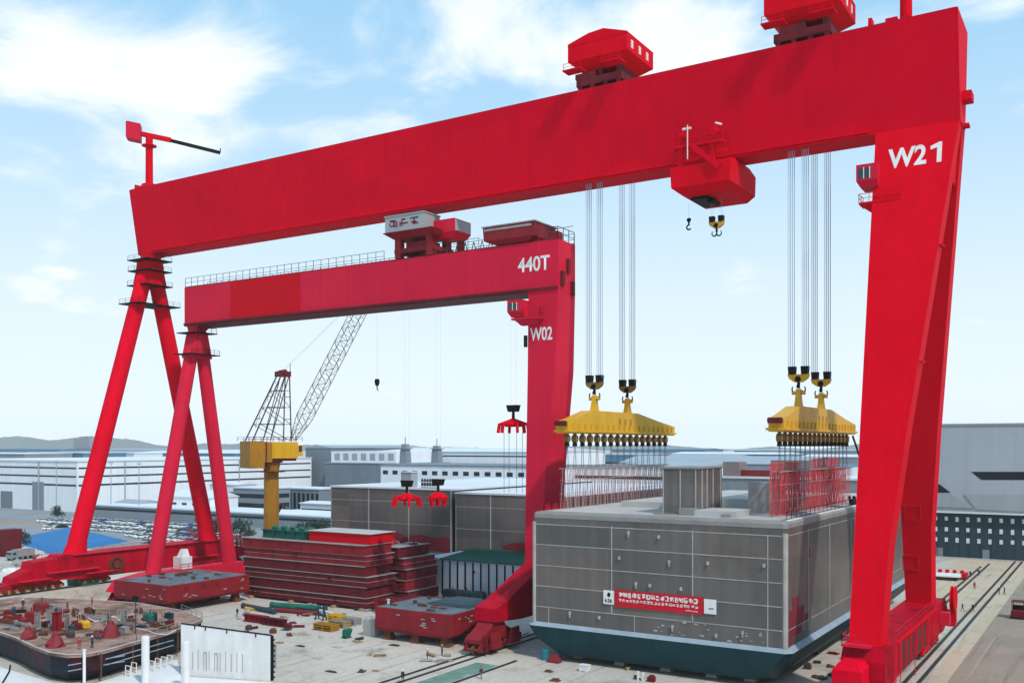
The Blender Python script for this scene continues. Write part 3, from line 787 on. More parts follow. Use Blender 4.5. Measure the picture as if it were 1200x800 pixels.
b = mb(); b.rect_loft([(53.9, -88.6, -85.2, 143.6, 144.4), (54.9, -89.6, -84.6, 143.0, 144.4)]); b.box(-90.2, -84.4, 142.9, 144.4, 54.9, 55.2)
railing(b, [(-87.6, 142.95, 55.2), (-84.4, 142.95, 55.2), (-84.4, 144.3, 55.2)], 1.6, .8, .06)
b.build('landing', M['old_red'], w02)
b = mb(); b.prism_x([(129.0, 4.9), (129.0, 7.0), (132.5, 7.9), (144.4, 12.6), (152.2, 12.6), (164, 8.2), (167.5, 7), (167.5, 4.9), (160, 4.3), (137, 4.3)], -88.35, -84.3)
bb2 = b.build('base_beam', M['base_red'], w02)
b = mb()
for ya in (127.5, 161.5): b.prism_x([(ya + 2, 5.0), (ya + 1, 3.9), (ya - 2.0, 2.5), (ya - 2.0, 1.9), (ya + 8.2, 1.9), (ya + 8.2, 2.5), (ya + 5.4, 3.9), (ya + 4.6, 5.0)], -87.9, -84.9)
for ya in (128, 133.5): b.rect_loft([(1.0, -84.2, -83.4, ya - 1.0, ya + 1.6), (3.4, -84.2, -83.6, ya - .5, ya + 1.2)])
build_each(b, 'equaliser_beam', M['steel_red'], w02)
b = mb()
for ya in (126.4, 129.6, 133.2, 136.4):
    b.prism_x([(ya - .5, 1.4), (ya + .5, 1.4), (ya + .2, 3.2), (ya - .3, 3.2)], -84.85, -84.6); b.box(-84.6, -84.2, ya - .25, ya + .25, 1.2, 2.2)
b.box(-88.4, -83.9, 126.0, 126.3, .5, 2.0); b.tube((-84.2, 125.6, 1.6), (-84.2, 139, 1.6), .09, n=5)
build_each(b, 'brake_bracket', M['dark_red'], w02)
b = mb(); railing(b, [(-84.4, 131, 7.6), (-84.4, 143, 12.2)], 1.1, 2, .05); b.build('railing', M['old_red'], bb2)
bogies(w02, -86.2, (126.6, 130.2, 133.8, 160.5, 164.1, 167.7), M['steel_red'], M['rust'], 2.1, 1.45, .7)
AX, AY2 = -175.4, 146.0
b = mb(); b.rect_loft([(52.5, AX - 1.6, AX + 1.6, AY2 - 2.9, AY2 + 2.9), (57.5, AX - 1.7, AX + 1.7, AY2 - 1.7, AY2 + 1.7), (58.6, AX - 1.4, AX + 1.4, AY2 - 1.3, AY2 + 1.3), (zb - .31, AX - 1.7, AX + 1.9, AY2 - 1.4, AY2 + 2)])
b.build('leg_head', M['old_red'], w02)
b = mb()
for z, e in ((58.0, 1.6), (53.2, 2.4)):
    b.box(AX - 3, AX + 3, AY2 - 1.6 - e, AY2 + 1.6 + e, z, z + .2); railing(b, [(AX + 2.9, AY2 - 1.5 - e, z + .2), (AX + 2.9, AY2 + 1.5 + e, z + .2)], 1.0, 1.5, .05)
b.build('leg_platform', M['black'], w02)
for y0, y1 in ((AY2 - 1.5, 134.2), (AY2 + 1.5, 155.4)):
    b = mb(); b.tube((AX, y0, 54), (AX, y1, 5.4), 1.45, 1.6, 16); b.build('tube_leg', M['old_red'], w02, True)
b = mb(); b.prism_x([(124, 3.0), (126, 5.2), (132, 6.0), (158, 6.0), (163, 5.2), (165, 3.0)], AX - 1.7, AX + 1.7); bl2 = b.build('base_beam', M['old_red'], w02)
b = mb(); railing(b, [(AX + 1.6, 138, 6), (AX + 1.6, 153, 6)], 1.1, 2, .05); b.build('railing', M['old_red'], bl2)
b = mb(); b.box(AX - 1.3, AX + 1.5, 140.6, 143.4, 6.0, 8.6); b.rect_loft([(8.6, AX - .6, AX + 1.2, 141, 143), (10.2, AX - .2, AX + .8, 141.6, 142.8)]); b.build('electrical_cabinet', M['dirty_white'], w02)
bogies(w02, AX, (125.5, 129.1, 160, 163.6), M['steel_red'], M['rust'], 3.0, .85)
# trolleys on the 440T girder
b = mb()
for xx in (-116.6, -109.2):
    for yy in (144.9, 150.0): b.box(xx - .7, xx + .7, yy - .6, yy + .6, zt + .2, 73.0)
b.box(-117.5, -108.2, 144.4, 150.8, zt + 1.2, zt + 2.0); b.box(-115.5, -110.5, 145.5, 149.6, zt + 2.0, zt + 3.3); b.box(-106.6, -105.6, 149.6, 150.8, zt + .2, 72.0)
b.rect_loft([(72.2, -117.4, -107.6, 144.2, 150.6), (73.3, -119, -107.2, 142.6, 151.2)])
tr2 = b.build('trolley', M['steel_red'], w02)
b = mb(); b.box(-118.6, -109.4, 143, 148, 73.3, 76.3); b.box(-118.75, -109.25, 142.85, 148.15, 76.3, 76.5)
b.build('grey_winch_house', M['hall2'], tr2)
c = mb(); glyphs(c, -117.8, -110.4, 74.1, 75.6, 3, 143.0, random.Random(5)); c.build('lettering', M['dark_red'], tr2)
b = mb(); b.rect_loft([(71.8, -109.2, -105.4, 146.6, 150.9), (72.8, -109.4, -104.6, 146.0, 151.4), (75.2, -109.4, -104.6, 146.0, 151.4)]); b.box(-104.6, -104.5, 146.3, 151.1, 73, 75.0, 1); b.build('red_winch_house', [M['old_red'], M['hall2']], tr2)
b = mb(); b.rect_loft([(zt + .3, -94.6, -87.6, 144.6, 150.4), (69.5, -96.6, -86.2, 143.9, 151.2), (71.9, -96.8, -86.0, 143.9, 151.2)])
t3 = b.build('trolley', M['steel_red'], w02)
b = mb(); b.box(-97.0, -85.8, 143.7, 151.4, 71.9, 72.1); b.box(-96.5, -86.6, 143.8, 143.9, 71.2, 71.6); b.build('eave_trim', M['trim'], t3)
b = mb(); b.box(-83.8, -82.2, 145, 147, zt, zt + 1.6); b.build('motor_box', M['steel_red'], g2)

# red grabs hanging from it
def grab(x, y, z, label, closed=False, rope_top=zb - .4, tall=3.0):
    t = thing('lifting_grab', label, 'grab', (x, y, z), 'red grabs hanging below the 440T girder')
    b = mb(); b.rect_loft([(z + 2.9, x - .9, x + .9, y - .5, y + .5), (z + 4.1, x - 1.2, x + 1.2, y - .6, y + .6)]); b.tube((x, y, z + 1.4), (x, y, z + 3), .3, .25, 8); b.build('hook_block', M['black'], t)
    b = mb(); b.lathe((x, y, z), [(.3, 1.7), (1.1, 1.4), (1.7, .6), (1.5, .2), (.2, .2)], 12); b.build('grab_head', M['red_leg'], t, True)
    n = 6
    for k in range(n):
        a = 2 * math.pi * k / n + .3; R0 = 2.6 if not closed else 1.7
        c, s = math.cos(a), math.sin(a); b = mb()
        b.bar((x + c * .6, y + s * .6, z + 1.3), (x + c * R0, y + s * R0, z + .6), .45, .5); b.bar((x + c * R0, y + s * R0, z + .75), (x + c * (R0 + (.25 if not closed else -.4)), y + s * (R0 + (.25 if not closed else -.4)), z - .9), .42, .5)
        b.build('grab_arm', M['red_leg'], t)
    b = mb(); b.tube((x - .5, y, z + 4), (x - .5, y, rope_top), .011, n=4); b.tube((x + .5, y, z + 4), (x + .5, y, rope_top), .011, n=4); b.build('hoist_rope', M['rope'], t)
    return t
grab(-116.9, 147.5, 22.2, 'wide red grab with spread arms hanging in front of the far grey ship section')
grab(-109.4, 147.5, 22.6, 'compact red grab with closed arms hanging beside the wide one', True)
gr = grab(-92.6, 147.5, 36.2, 'small red grab with black hook block hanging high against the sky by the W02 leg', False)
b = mb()
for k, (dx, dy) in enumerate(((-1.6, -.6), (-1.3, .6), (1.2, -.8), (1.6, .5))): b.tube((-92.6 + dx, 147.5 + dy, 35.4), (-92.6 + dx, 147.5 + dy, 24.5), .04, n=4)
b.build('sling', M['dark_rope'], gr)

# ------------------------------------------------------------------ the big ship section (barge)
BX0, BX1, BY0, BY1, BZ = -77.6, -38.0, 129.4, 216.0, 22.8
barge = thing('ship_section', 'huge grey box shaped ship section with dark teal bottom and red banner', 'ship section', (-58, 172, 0))
def crect(x0, x1, y0, y1, c):
    return [(x0 + c, y0), (x1 - c, y0), (x1, y0 + c), (x1, y1 - c), (x1 - c, y1), (x0 + c, y1), (x0, y1 - c), (x0, y0 + c)]
def lift(p, z): return [(x, y, z) for x, y in p]
b = mb(); b.rings([lift(crect(BX0, BX1, BY0, BY1, .45), 5.6), lift(crect(BX0, BX1, BY0, BY1, .45), BZ - .95)])
wall = b.build('side_wall', M['grey_plate'], barge)
b = mb(); b.rings([lift(crect(BX0 - .05, BX1 + .05, BY0 - .05, BY1 + .05, .45), BZ - .95), lift(crect(BX0 - .05, BX1 + .05, BY0 - .05, BY1 + .05, .5), BZ - .35), lift(crect(BX0 + .1, BX1 - .1, BY0 + .1, BY1 - .1, .7), BZ - .08), lift(crect(BX0 + .5, BX1 - .5, BY0 + .5, BY1 - .5, 1.2), BZ)])
b.build('gunwale', M['gunwale'], barge)
b = mb(); b.box(BX1 - .62, BX1 - .2, BY0 + 1.6, BY1 - 2, BZ - .12, BZ + .06); b.build('edge_strip', M['dirty_white'], barge)
b = mb(); b.box(BX0 + 1.6, BX1 - 1.6, BY0 + 1.6, BY1 - 1.6, BZ - .05, BZ + .05); deck = b.build('deck', M['deck'], barge)
b = mb()
zs = [20.85, 17.7, 14.5, 11.3, 8.1]
for z in zs: b.box(BX0 + .5, BX1 - .5, BY0 - .05, BY0, z - .07, z + .07); b.box(BX1, BX1 + .05, BY0 + .5, BY1, z - .05, z + .05) if z in (20.85, 8.1) else None
for x in (-64.0, -51.3): b.box(x - .09, x + .09, BY0 - .08, BY0, 8.1, 21.1)
for x in (-74.8, -60.3, -40.6): b.box(x - .06, x + .06, BY0 - .08, BY0, 5.7, 8.0)
b.box(BX1 - 2.6, BX1 - 2.46, BY0 - .07, BY0, 5.7, 20.8)
b.build('weld_seam', M['seam2'], wall)
b = mb()
for x, y in ((BX0 + .22, BY0 + .22), (BX1 - .22, BY0 + .22)): b.disc((x, y, 13.4), (0, 0, 1), .38, 15.6, 10)
build_each(b, 'corner_post', M['seam'], wall)
b = mb()
for y in (140, 152, 166, 181, 196): b.box(BX1, BX1 + .07, y - .09, y + .09, 6.5, 21.1)
b.build('weld_seam', M['seam'], wall)
b = mb(); rnd = random.Random(11)     # lifting eyes, small brackets and marks
for x, z in ((-61.2, 20.3), (-56.4, 19.9), (-62.7, 16.5), (-54.8, 16.4), (-49, 16.6), (-41, 16.8), (-60, 12.9), (-57.8, 12.8), (-53, 12.7), (-66, 7.4), (-71, 7.6), (-44, 7.4), (-54.3, 7.2), (-47.8, 6.6)):
    b.box(x - .14, x + .14, BY0 - .3, BY0, z - .28, z + .2); b.box(x - .05, x + .05, BY0 - .32, BY0, z - .7, z - .28) if rnd.random() < .5 else None
for _ in range(26):
    x = rnd.uniform(-57, -41); z = rnd.uniform(5.9, 7.9); s = rnd.uniform(.06, .3); b.box(x - s, x + s, BY0 - .06, BY0, z - s * .4, z + s * .4)
build_each(b, 'lifting_eye', M['seam'], wall)
b = mb()   # red primed plates on the end wall
for y0, y1, z0, z1 in ((130.6, 137.9, 8.2, 10.6), (132.2, 135.1, 10.6, 12.2), (130.2, 132.4, 6, 8.05), (132.4, 136.6, 6.9, 8.05), (138.4, 140, 8.2, 9.2), (140.3, 141.1, 16.9, 18.3)): b.box(BX1, BX1 + .035, y0, y1, z0, z1)
build_each(b, 'primer_patch', M['primer'], wall)
e = .9
b = mb(); b.rings([lift(crect(-72.6, -42.6, 130.8, 214, 3), .72), lift(crect(-75.0, -40.2, 129.4, 215.6, 2.2), 1.1), lift(crect(-77.2, -38.2, 128.7, 216.6, 1.4), 3.0), lift(crect(BX0 - e, BX1 + e, BY0 - e, BY1 + e, .9), 5.25)])
hull = b.build('hull', M['teal'], barge, True)
b = mb(); b.rings([lift(crect(BX0 - e, BX1 + e, BY0 - e, BY1 + e, .9), 5.25), lift(crect(BX0 - .1, BX1 + .1, BY0 - .1, BY1 + .1, .5), 5.75)]); b.build('sponson_ledge', M['pale_blue'], barge)
# deck house and deck fittings
b = mb(); b.box(-58, -52.5, 134.4, 144.6, BZ, 29.6); dh = b.build('deckhouse', M['grey_plate'], barge)
b = mb(); b.box(-58.2, -52.3, 134.2, 144.8, 29.6, 29.85); b.build('roof', M['gunwale'], dh)
b = mb()
for x in (-57.9, -55.2, -52.8): b.box(x - .09, x + .09, 134.3, 134.4, BZ, 29.5)
for y in (136, 138, 140.5, 143.8): b.box(-52.5, -52.36, y - .12, y + .12, BZ, 29.5)
b.build('corner_trim', M['seam'], dh)
b = mb(); b.box(-54.6, -52.2, 132.3, 134.2, BZ, BZ + 1.1); b.box(-48, -46.8, 132, 133.4, BZ, BZ + .5); b.box(-58.6, -55.5, 132.2, 133.2, BZ, BZ + .25)
build_each(b, 'deck_fitting', M['gunwale'], barge)
b = mb(); b.box(-52.2, -46.0, 132.4, 139.5, BZ + .04, BZ + .9); b.box(-70.5, -59.5, 146, 168, BZ + .04, BZ + 1.0); b.box(-57, -44.4, 152, 172, BZ + .04, BZ + 1.6); build_each(b, 'hatch_cover', M['deck'], barge)
b = mb(); b.box(-47.8, -43.4, 143.0, 146.8, BZ + .04, BZ + 4.7); b.build('vent_housing', M['trim'], barge)
b = mb(); railing(b, [(BX1 - .9, BY0 + 3, BZ), (BX1 - .9, 205, BZ)], 1.1, 2.4, .045); railing(b, [(BX0 + .75, BY0 + 2, BZ), (BX0 + .75, 205, BZ)], 1.1, 2.4, .045); b.build('railing', M['black'], barge)
b = mb(); b.box(-39.3, -38.9, 171, 172.6, BZ, BZ + 1.1); b.tube((-39.2, 173.5, BZ), (-39.2, 173.5, BZ + 1.5), .3, n=8); b.build('bollard', M['black'], barge)

# banner with two white posters
bn = thing('banner', 'long red banner with rows of white characters hung on the ship section', 'banner', (-56.5, 129.3, 9))
by = BY0 - .12
b = mb(); b.hull8([(-63.4, by - .06, 9.25), (-49.7, by - .06, 9.25), (-49.7, by, 9.25), (-63.4, by, 9.25)], [(-63.4, by - .06, 11.75), (-49.7, by - .06, 11.75), (-49.7, by, 11.75), (-63.4, by, 11.75)])
b.build('banner_cloth', M['banner'], bn)
c = mb(); rnd = random.Random(3); glyphs(c, -62.8, -50.4, 10.72, 11.42, 17, by - .06, rnd, .02, 8); glyphs(c, -62.8, -50.4, 10.08, 10.46, 22, by - .06, rnd, .02, 7); glyphs(c, -52.3, -50.4, 9.55, 9.75, 6, by - .06, rnd, .02, 5)
c.build('lettering', M['white'], bn)
for xa, xb, lab, seed in ((-65.3, -63.55, 'small white poster with black marks at the plain left end of the red banner', 4), (-49.55, -47.75, 'small white poster with one pale blue mark at the right end of the red banner', 9)):
    p = thing('poster', lab, 'poster', ((xa + xb) / 2, by, 9.4))
    b = mb(); b.box(xa, xb, by - .05, by, 9.5, 11.55); b.build('sheet', M['white'], p)
    c = mb()
    if seed == 4: c.blob((xa + .9, by - .06, 10.9), .3, .03, .32, 8, 5, .3); glyphs(c, xa + .3, xb - .3, 9.8, 10.3, 3, by - .05, random.Random(4))
    else: c.box(xa + .7, xb - .4, by - .07, by - .05, 10.15, 10.35)
    c.build('print', M['black'] if seed == 4 else M['roofb'], p)

# keel blocks under the ship section
def keel_block(x, y, h, lab, m='concrete_block'):
    t = thing('keel_block', lab, 'support block', (x, y, 0), 'blocks under the ship section')
    b = mb(); b.rect_loft([(0, x - .9, x + .9, y - .7, y + .7), (h * .7, x - .7, x + .7, y - .6, y + .6)]); b.build('block_base', M[m], t)
    b = mb(); b.box(x - .65, x + .65, y - .55, y + .55, h * .7, h); b.build('timber_cap', M['wood'], t)
kb = [(-71.6, 133.5), (-64, 132.5), (-56.5, 132.5), (-49.5, 132.5), (-44, 133), (-43, 141), (-43, 151), (-43, 161), (-43, 171)]
words_ = ['below the bottom-left corner', 'under the left end of the banner', 'under the middle of the banner', 'right of the banner', 'below the front right corner']
for i, (x, y) in enumerate(kb):
    keel_block(x, y, .70, 'concrete keel block ' + words_[i] + ' of the ship section' if i < 5 else 'keel block under the shaded side of the ship section by the W21 leg')
lt_ = thing('oil_drum', 'blue drum standing under the front left corner of the ship section', 'drum', (-75.2, 129, 0))
b = mb(); b.lathe((-75.2, 129, 0), [(.55, 0), (.55, .55), (.59, .6), (.55, .65), (.55, 1.2), (.59, 1.25), (.55, 1.7)], 14); b.build('drum_body', mat('blue_drum', (.02, .16, .22), .5), lt_)
for x, y, s, lab in ((-73.2, 128.3, .8, 'small red steel bracket by the blue drum'), (-66.5, 125.6, .6, 'pale grey box on the concrete below the banner'), (-57.2, 124.6, .5, 'pair of white posts on the concrete below the banner')):
    t = thing('steel_bracket' if 'bracket' in lab else ('crate' if 'box' in lab else 'post_pair'), lab, 'bracket' if 'bracket' in lab else ('crate' if 'box' in lab else 'posts'), (x, y, 0))
    b = mb()
    if 'posts' in lab: b.box(x - .5, x - .25, y, y + .3, 0, 1.3); b.box(x + .3, x + .55, y, y + .3, 0, 1.2); b.box(x - .5, x + .55, y + .05, y + .25, .4, .6)
    elif 'box' in lab: b.box(x - .7, x + .7, y - .5, y + .5, .1, .9); b.box(x - .75, x + .75, y - .55, y + .55, .9, 1.0); b.box(x - .6, x - .4, y - .5, y + .5, 0, .1); b.box(x + .4, x + .6, y - .5, y + .5, 0, .1)
    else: b.rect_loft([(0, x - 1, x + 1, y - .6, y + .6), (.4, x - 1, x + 1, y - .6, y + .6), (1.2, x - .2, x + .3, y - .3, y + .3)])
    b.build('body', M['primer'] if 'red' in lab else M['dirty_white'], t)

# yellow lifting beams with their slings
def lifting_beam(x, lab, m, dense, mred):
    t = thing('lifting_beam', lab, 'lifting beam', (x, 157.5, BZ), 'yellow lifting beams')
    b = mb(); prof = [(136, 35.0), (179.5, 35.0), (179.8, 36.7), (172, 37.6), (162.5, 38.9), (144.5, 38.9), (138.5, 37.4), (135.8, 36.9)]
    b.prism_x(prof, x - 1.1, x + 1.1); b.prism_x([(135.8, 35.2), (179.7, 35.2), (179.7, 35.55), (135.8, 35.55)], x - 1.45, x + 1.45)
    body = b.build('beam_body', m, t)
    b = mb()
    for k in range(20): y = 137.5 + k * 2.13; b.box(x - 1.3, x - 1.1, y - .1, y + .1, 35.55, 36.6); b.box(x + 1.1, x + 1.3, y - .1, y + .1, 35.55, 36.6)
    b.build('stiffener', m, body)
    c = mb(); rnd = random.Random(int(x * 7)); 
    for i in range(3 if x < -60 else 3):
        y0 = 154.5 + i * 2.2
        for k in range(5):
            dd = .002 * k
            if k % 2: c.box(x + 1.1, x + 1.13 + dd, y0 + .1 + .3 * k * .3, y0 + .3 + .09 * k, 36.7, 37.7)
            else: c.box(x + 1.1, x + 1.13 + dd, y0, y0 + .9, 36.8 + .18 * k, 36.95 + .18 * k)
    c.build('lettering', M['ochre'], body)
    b = mb(); b.box(x - .9, x + .9, 135.0, 135.9, 36.2, 36.9); b.tube((x - 1.0, 135.4, 36.6), (x + 1.0, 135.4, 36.6), .42, n=10); b.build('end_sheave', M['dark_red'], t)
    for y in HY:
        b = mb(); b.rect_loft([(38.6, x - .5, x + .5, y - .95, y + .95), (40.0, x - .4, x + .4, y - .55, y + .55), (41.6, x - .3, x + .3, y - .42, y + .42)]); b.tube((x - 1.0, y, 41.0), (x + 1.0, y, 41.0), .28, n=8); b.build('lifting_lug', m, t)
        b = mb(); b.tube((x - .2, y - .35, 41.8), (x, y, 43.0), .1, n=6); b.tube((x - .2, y + .35, 41.8), (x, y, 43.0), .1, n=6); b.tube((x + .2, y, 41.2), (x + .2, y + 1.4, 41.4), .1, n=6); b.build('shackle', M['black'], t)
    n = 16
    for k in range(n):
        y = 137.6 + k * 2.66
        b = mb(); b.disc((x, y, 34.15), (1, 0, 0), .62, .7, 12, 0); b.disc((x, y, 34.15), (1, 0, 0), .28, .76, 10, 1); b.box(x - .2, x + .2, y - .25, y + .25, 34.4, 35.2, 0); b.rect_loft([(32.9, x - .3, x + .3, y - .34, y + .34), (33.7, x - .24, x + .24, y - .26, y + .26)], 2)
        s = b.build('sling', [M['brass'], M['amber'], M['black']], t)
        b = mb()
        for sy in (-.42, .42): b.tube((x, y + sy * .4, 33.2), (x, y + sy, 29.4), .05, n=4)
        b.box(x - .12, x + .12, y - .9, y + .9, 29.2, 29.4)
        b.build('wire_rope', M['dark_rope'], s)
        b = mb(); ps = [-1.15, -.85, -.5, -.2, .2, .5, .85, 1.15] if dense else [-1.1, -.6, -.2, .3, .8]
        for j, p in enumerate(ps):
            wv = (.035 if j % 2 else .06) if dense else .035
            zb_ = BZ + .1
            b.bar((x + (.25 if j % 2 else -.25), y + p * .8, 29.2), (x + (.5 if j % 2 else -.5), y + p * 1.15, zb_), wv * 2, .05, up=(1, 0, 0))
        b.build('red_strap', mred, s)
        b = mb()
        for p in (-.62, -.2, .25, .6): b.tube((x - .8, y + p * 1.6, BZ + .05), (x - .7, y + p, 29.2), .035, n=4)
        b.build('guy_wire', M['dark_rope'], s)
    b = mb()
    for z, r in ((29.3, .06), (27.4, .025), (25.2, .025)): b.tube((x - .5, 136, z), (x - .5, 179, z), r, n=5); b.tube((x + .5, 136, z), (x + .5, 179, z), r, n=5)
    b.build('spacer_bar', M['seam'], t)
    return t
b1 = lifting_beam(TX[0], 'yellow lifting beam with loose thin slings, hanging beside the W02 leg', M['yellow'], False, M['pinkpale'])
b2 = lifting_beam(TX[1], 'yellow lifting beam above dense red straps, hanging beside the tall W21 leg', M['amber'], True, M['pinkred'])
# red mesh screens between the straps
def screen(x, y0, y1, z0, z1, lab):
    t = thing('safety_screen', lab, 'screen', (x, (y0 + y1) / 2, BZ), 'red screens on the ship section')
    b = mb(); n = max(2, int((y1 - y0) / 1.1))
    for i in range(n + 1): y = y0 + (y1 - y0) * i / n; b.box(x - .06, x + .06, y - .09, y + .09, BZ + .05, z1)
    for z in (z0, z1): b.box(x - .08, x + .08, y0, y1, z - .1, z + .1)
    b.build('screen_frame', M['pinkred'], t)
    b = mb()
    m = int((y1 - y0) / .55)
    for i in range(m): y = y0 + (y1 - y0) * (i + .5) / m; b.box(x - .03, x + .03, y - .075, y + .075, z0 + .1, z1 - .1)
    b.build('slats', M['pinkred'], t)
screen(-42.4, 136.5, 150.5, 26.6, 30.4, 'red screen standing on the deck edge below the near half of the right lifting beam')
screen(-42.4, 158.5, 175.5, 26.8, 30.8, 'red screen standing on the deck below the far half of the right lifting beam')
# black hose off the right beam
b = mb(); pr = None
for k in range(7):
    t_ = k / 6; p = (TX[1] + .6 + 3.3 * t_, 179.4 + .8 * t_, 34.8 - 11.6 * t_ ** 1.06)
    if pr: b.tube(pr, p, .2, n=6)
    pr = p
tag(b.build('tag_line', M['black']), 'thick black line slanting down from the right lifting beam', 'cable')

# ------------------------------------------------------------------ yellow tower crane behind the steel stack
pc = W(318, 262)
yc = thing('jib_crane', 'yellow pedestal crane with raised lattice jib behind the red steel stack', 'crane', (pc.x, pc.y, 0))
a0 = Vector((CT, ST, 0)); n0 = Vector((-ST, CT, 0))
DJ = (a0 * .80 + n0 * .60).normalized(); SJ = Vector((DJ.y, -DJ.x, 0)); UP = Vector((0, 0, 1))
O = Vector((pc.x, pc.y, 0))
def JP(a, s, z): return O + DJ * a + SJ * s + UP * z
def jbox(b, a0_, a1_, s0, s1, z0, z1, mi=0, tp=0):
    b.hull8([JP(a0_ + tp, s0, z0), JP(a1_ - tp, s0, z0), JP(a1_ - tp, s1, z0), JP(a0_ + tp, s1, z0)], [JP(a0_, s0, z1), JP(a1_, s0, z1), JP(a1_, s1, z1), JP(a0_, s1, z1)], mi)
b = mb(); b.tube(JP(0, 0, 0), JP(0, 0, 26), 2.15, 1.95, 20); b.tube(JP(0, 0, 26), JP(0, 0, 28.6), 1.95, 2.5, 20); ped = b.build('pedestal', M['ochre'], yc, True)
b = mb(); b.disc(JP(0, 0, 26), (0, 0, 1), 3.6, .25, 20); b.disc(JP(0, 0, 28.7), (0, 0, 1), 3.0, .5, 20); b.build('slewing_ring', M['dark_red'], yc)
b = mb(); pr = None
for k in range(14):
    an = -2.2 + k * .18; p = JP(2.6 * math.cos(an), 2.6 * math.sin(an), 8 + k * .7)
    if pr: b.bar(pr, p, .7, .5)
    pr = p
b.build('spiral_stair', M['dark_red'], ped)
b = mb(); jbox(b, -1.2, 6.2, -3.5, 3.5, 29.6, 34.0); jbox(b, -1.0, 5.8, -3.2, 3.2, 28.9, 29.6, 1); mh = b.build('machine_house', [M['yellow'], M['dark_red']], yc)
b = mb(); jbox(b, -7.4, -3.4, -3.6, 3.6, 27.0, 34.2); b.build('counterweight', M['ochre'], yc)
b = mb(); jbox(b, -3.4, -1.2, -3.5, 3.5, 28.6, 34.0); jbox(b, -3.1, -2.7, 3.5, 3.6, 28.8, 34.1, 1); b.build('winch_deck', [M['ochre'], M['dark_red']], yc)
b = mb(); jbox(b, 6.2, 7.6, .6, 3.4, 30.2, 33.2); cb = b.build('driver_cabin', M['amber'], yc)
b = mb(); jbox(b, 7.6, 7.66, .8, 3.2, 31.4, 33.0); jbox(b, 6.4, 7.4, 3.4, 3.45, 31.4, 33.0); b.build('window', M['glass'], cb)
b = mb(); railing(b, [tuple(JP(-8, 3.9, 34.2)), tuple(JP(7.4, 3.5, 34.2))], 1.1, 1.6, .06); railing(b, [tuple(JP(-8, -3.9, 34.2)), tuple(JP(7.4, -3.5, 34.2))], 1.1, 1.6, .06); b.build('railing', M['dark_red'], yc)
# A-frame
b = mb(); top = JP(1.0, 0, 53); TS = 1.4
for s in (-2.6, 2.6):
    st = s / 2.6 * TS
    ft, bk, md = JP(4.6, s, 34.2), JP(-6.4, s, 34.2), JP(-1.4, s, 34.2)
    tf, tb_ = JP(4.6, st, 52.5), JP(2.4, st, 52.5)
    b.tube(ft, tf, .17, n=6); b.tube(bk, tb_, .19, n=6); b.tube(md, tf, .14, n=6); b.tube(md, JP(3.4, st, 52.5), .12, n=6)
    for t1, t2 in ((.25, .25), (.5, .5), (.75, .75)): b.tube(ft.lerp(tf, t1), bk.lerp(tb_, t2), .09, n=5)
    b.tube(ft.lerp(tf, .0), bk.lerp(tb_, .25), .09, n=5); b.tube(ft.lerp(tf, .25), bk.lerp(tb_, .5), .09, n=5); b.tube(ft.lerp(tf, .5), bk.lerp(tb_, .75), .08, n=5)
for t1 in (.33, .66, 1):
    b.tube(JP(4.6, -2.6, 34.2).lerp(JP(4.6, -TS, 52.5), t1), JP(4.6, 2.6, 34.2).lerp(JP(4.6, TS, 52.5), t1), .09, n=5)
    b.tube(JP(-6.4, -2.6, 34.2).lerp(JP(2.4, -TS, 52.5), t1), JP(-6.4, 2.6, 34.2).lerp(JP(2.4, TS, 52.5), t1), .09, n=5)
railing(b, [tuple(JP(-6.8, 2.7, 35).lerp(JP(2.0, 1.5, 53), t)) for t in (.15, .95)], .9, 2.5, .05, False)
b.build('lattice_mast', M['boom'], yc)
b = mb(); jbox(b, 1.6, 5.0, -1.6, 1.6, 51.8, 53.2); b.tube(JP(4.8, 1.4, 53.2), JP(4.8, 1.4, 55.4), .1, n=5); b.tube(JP(3.2, -1.8, 53.0), JP(3.2, 1.8, 53.0), .7, n=12); b.build('mast_head', M['dark_red'], yc)
# jib
FA, TP = JP(6.2, 0, 34.6), JP(31.5, 0, 80.5)
b = mb(); d = (TP - FA); Ln = d.length; d.normalize(); nn = d.cross(SJ).normalized()
def jp(t, s, h):
    wd = 1.7 * min(1, .35 + t * 5, .35 + (1 - t) * 5); return FA + d * (Ln * t) + SJ * s * wd + nn * h * wd
K = 22
for s in (-1, 1):
    for h in (-1, 1):
        for k in range(K): b.tube(jp(k / K, s, h), jp((k + 1) / K, s, h), .11, n=5)
for k in range(K):
    t0, t1 = k / K, (k + 1) / K
    for s in (-1, 1): b.tube(jp(t0, s, -1 if k % 2 else 1), jp(t1, s, 1 if k % 2 else -1), .065, n=4); b.tube(jp(t1, s, -1), jp(t1, s, 1), .055, n=4)
    for h in (-1, 1): b.tube(jp(t0, -1 if k % 2 else 1, h), jp(t1, 1 if k % 2 else -1, h), .065, n=4)
b.build('lattice_jib', M['boom2'], yc)
b = mb(); b.tube(JP(3.2, .8, 53.3), TP + SJ * .5, .02, n=4); b.tube(JP(3.2, -.8, 53.3), TP - SJ * .5, .02, n=4)
hk = JP(32.4, 0, 0); b.tube((hk.x, hk.y, 79.8), (hk.x, hk.y, 52.4), .02, n=4); b.build('luffing_rope', M['dark_rope'], yc)
b = mb(); b.rect_loft([(50.4, hk.x - .35, hk.x + .35, hk.y - .3, hk.y + .3), (51.6, hk.x - .6, hk.x + .6, hk.y - .5, hk.y + .5), (52.4, hk.x - .4, hk.x + .4, hk.y - .4, hk.y + .4)]); b.tube((hk.x, hk.y, 50.5), (hk.x, hk.y, 49.4), .16, n=6); b.tube((hk.x, hk.y, 49.4), (hk.x + .4, hk.y, 49.0), .14, n=6)
b.build('hook', M['black'], yc)

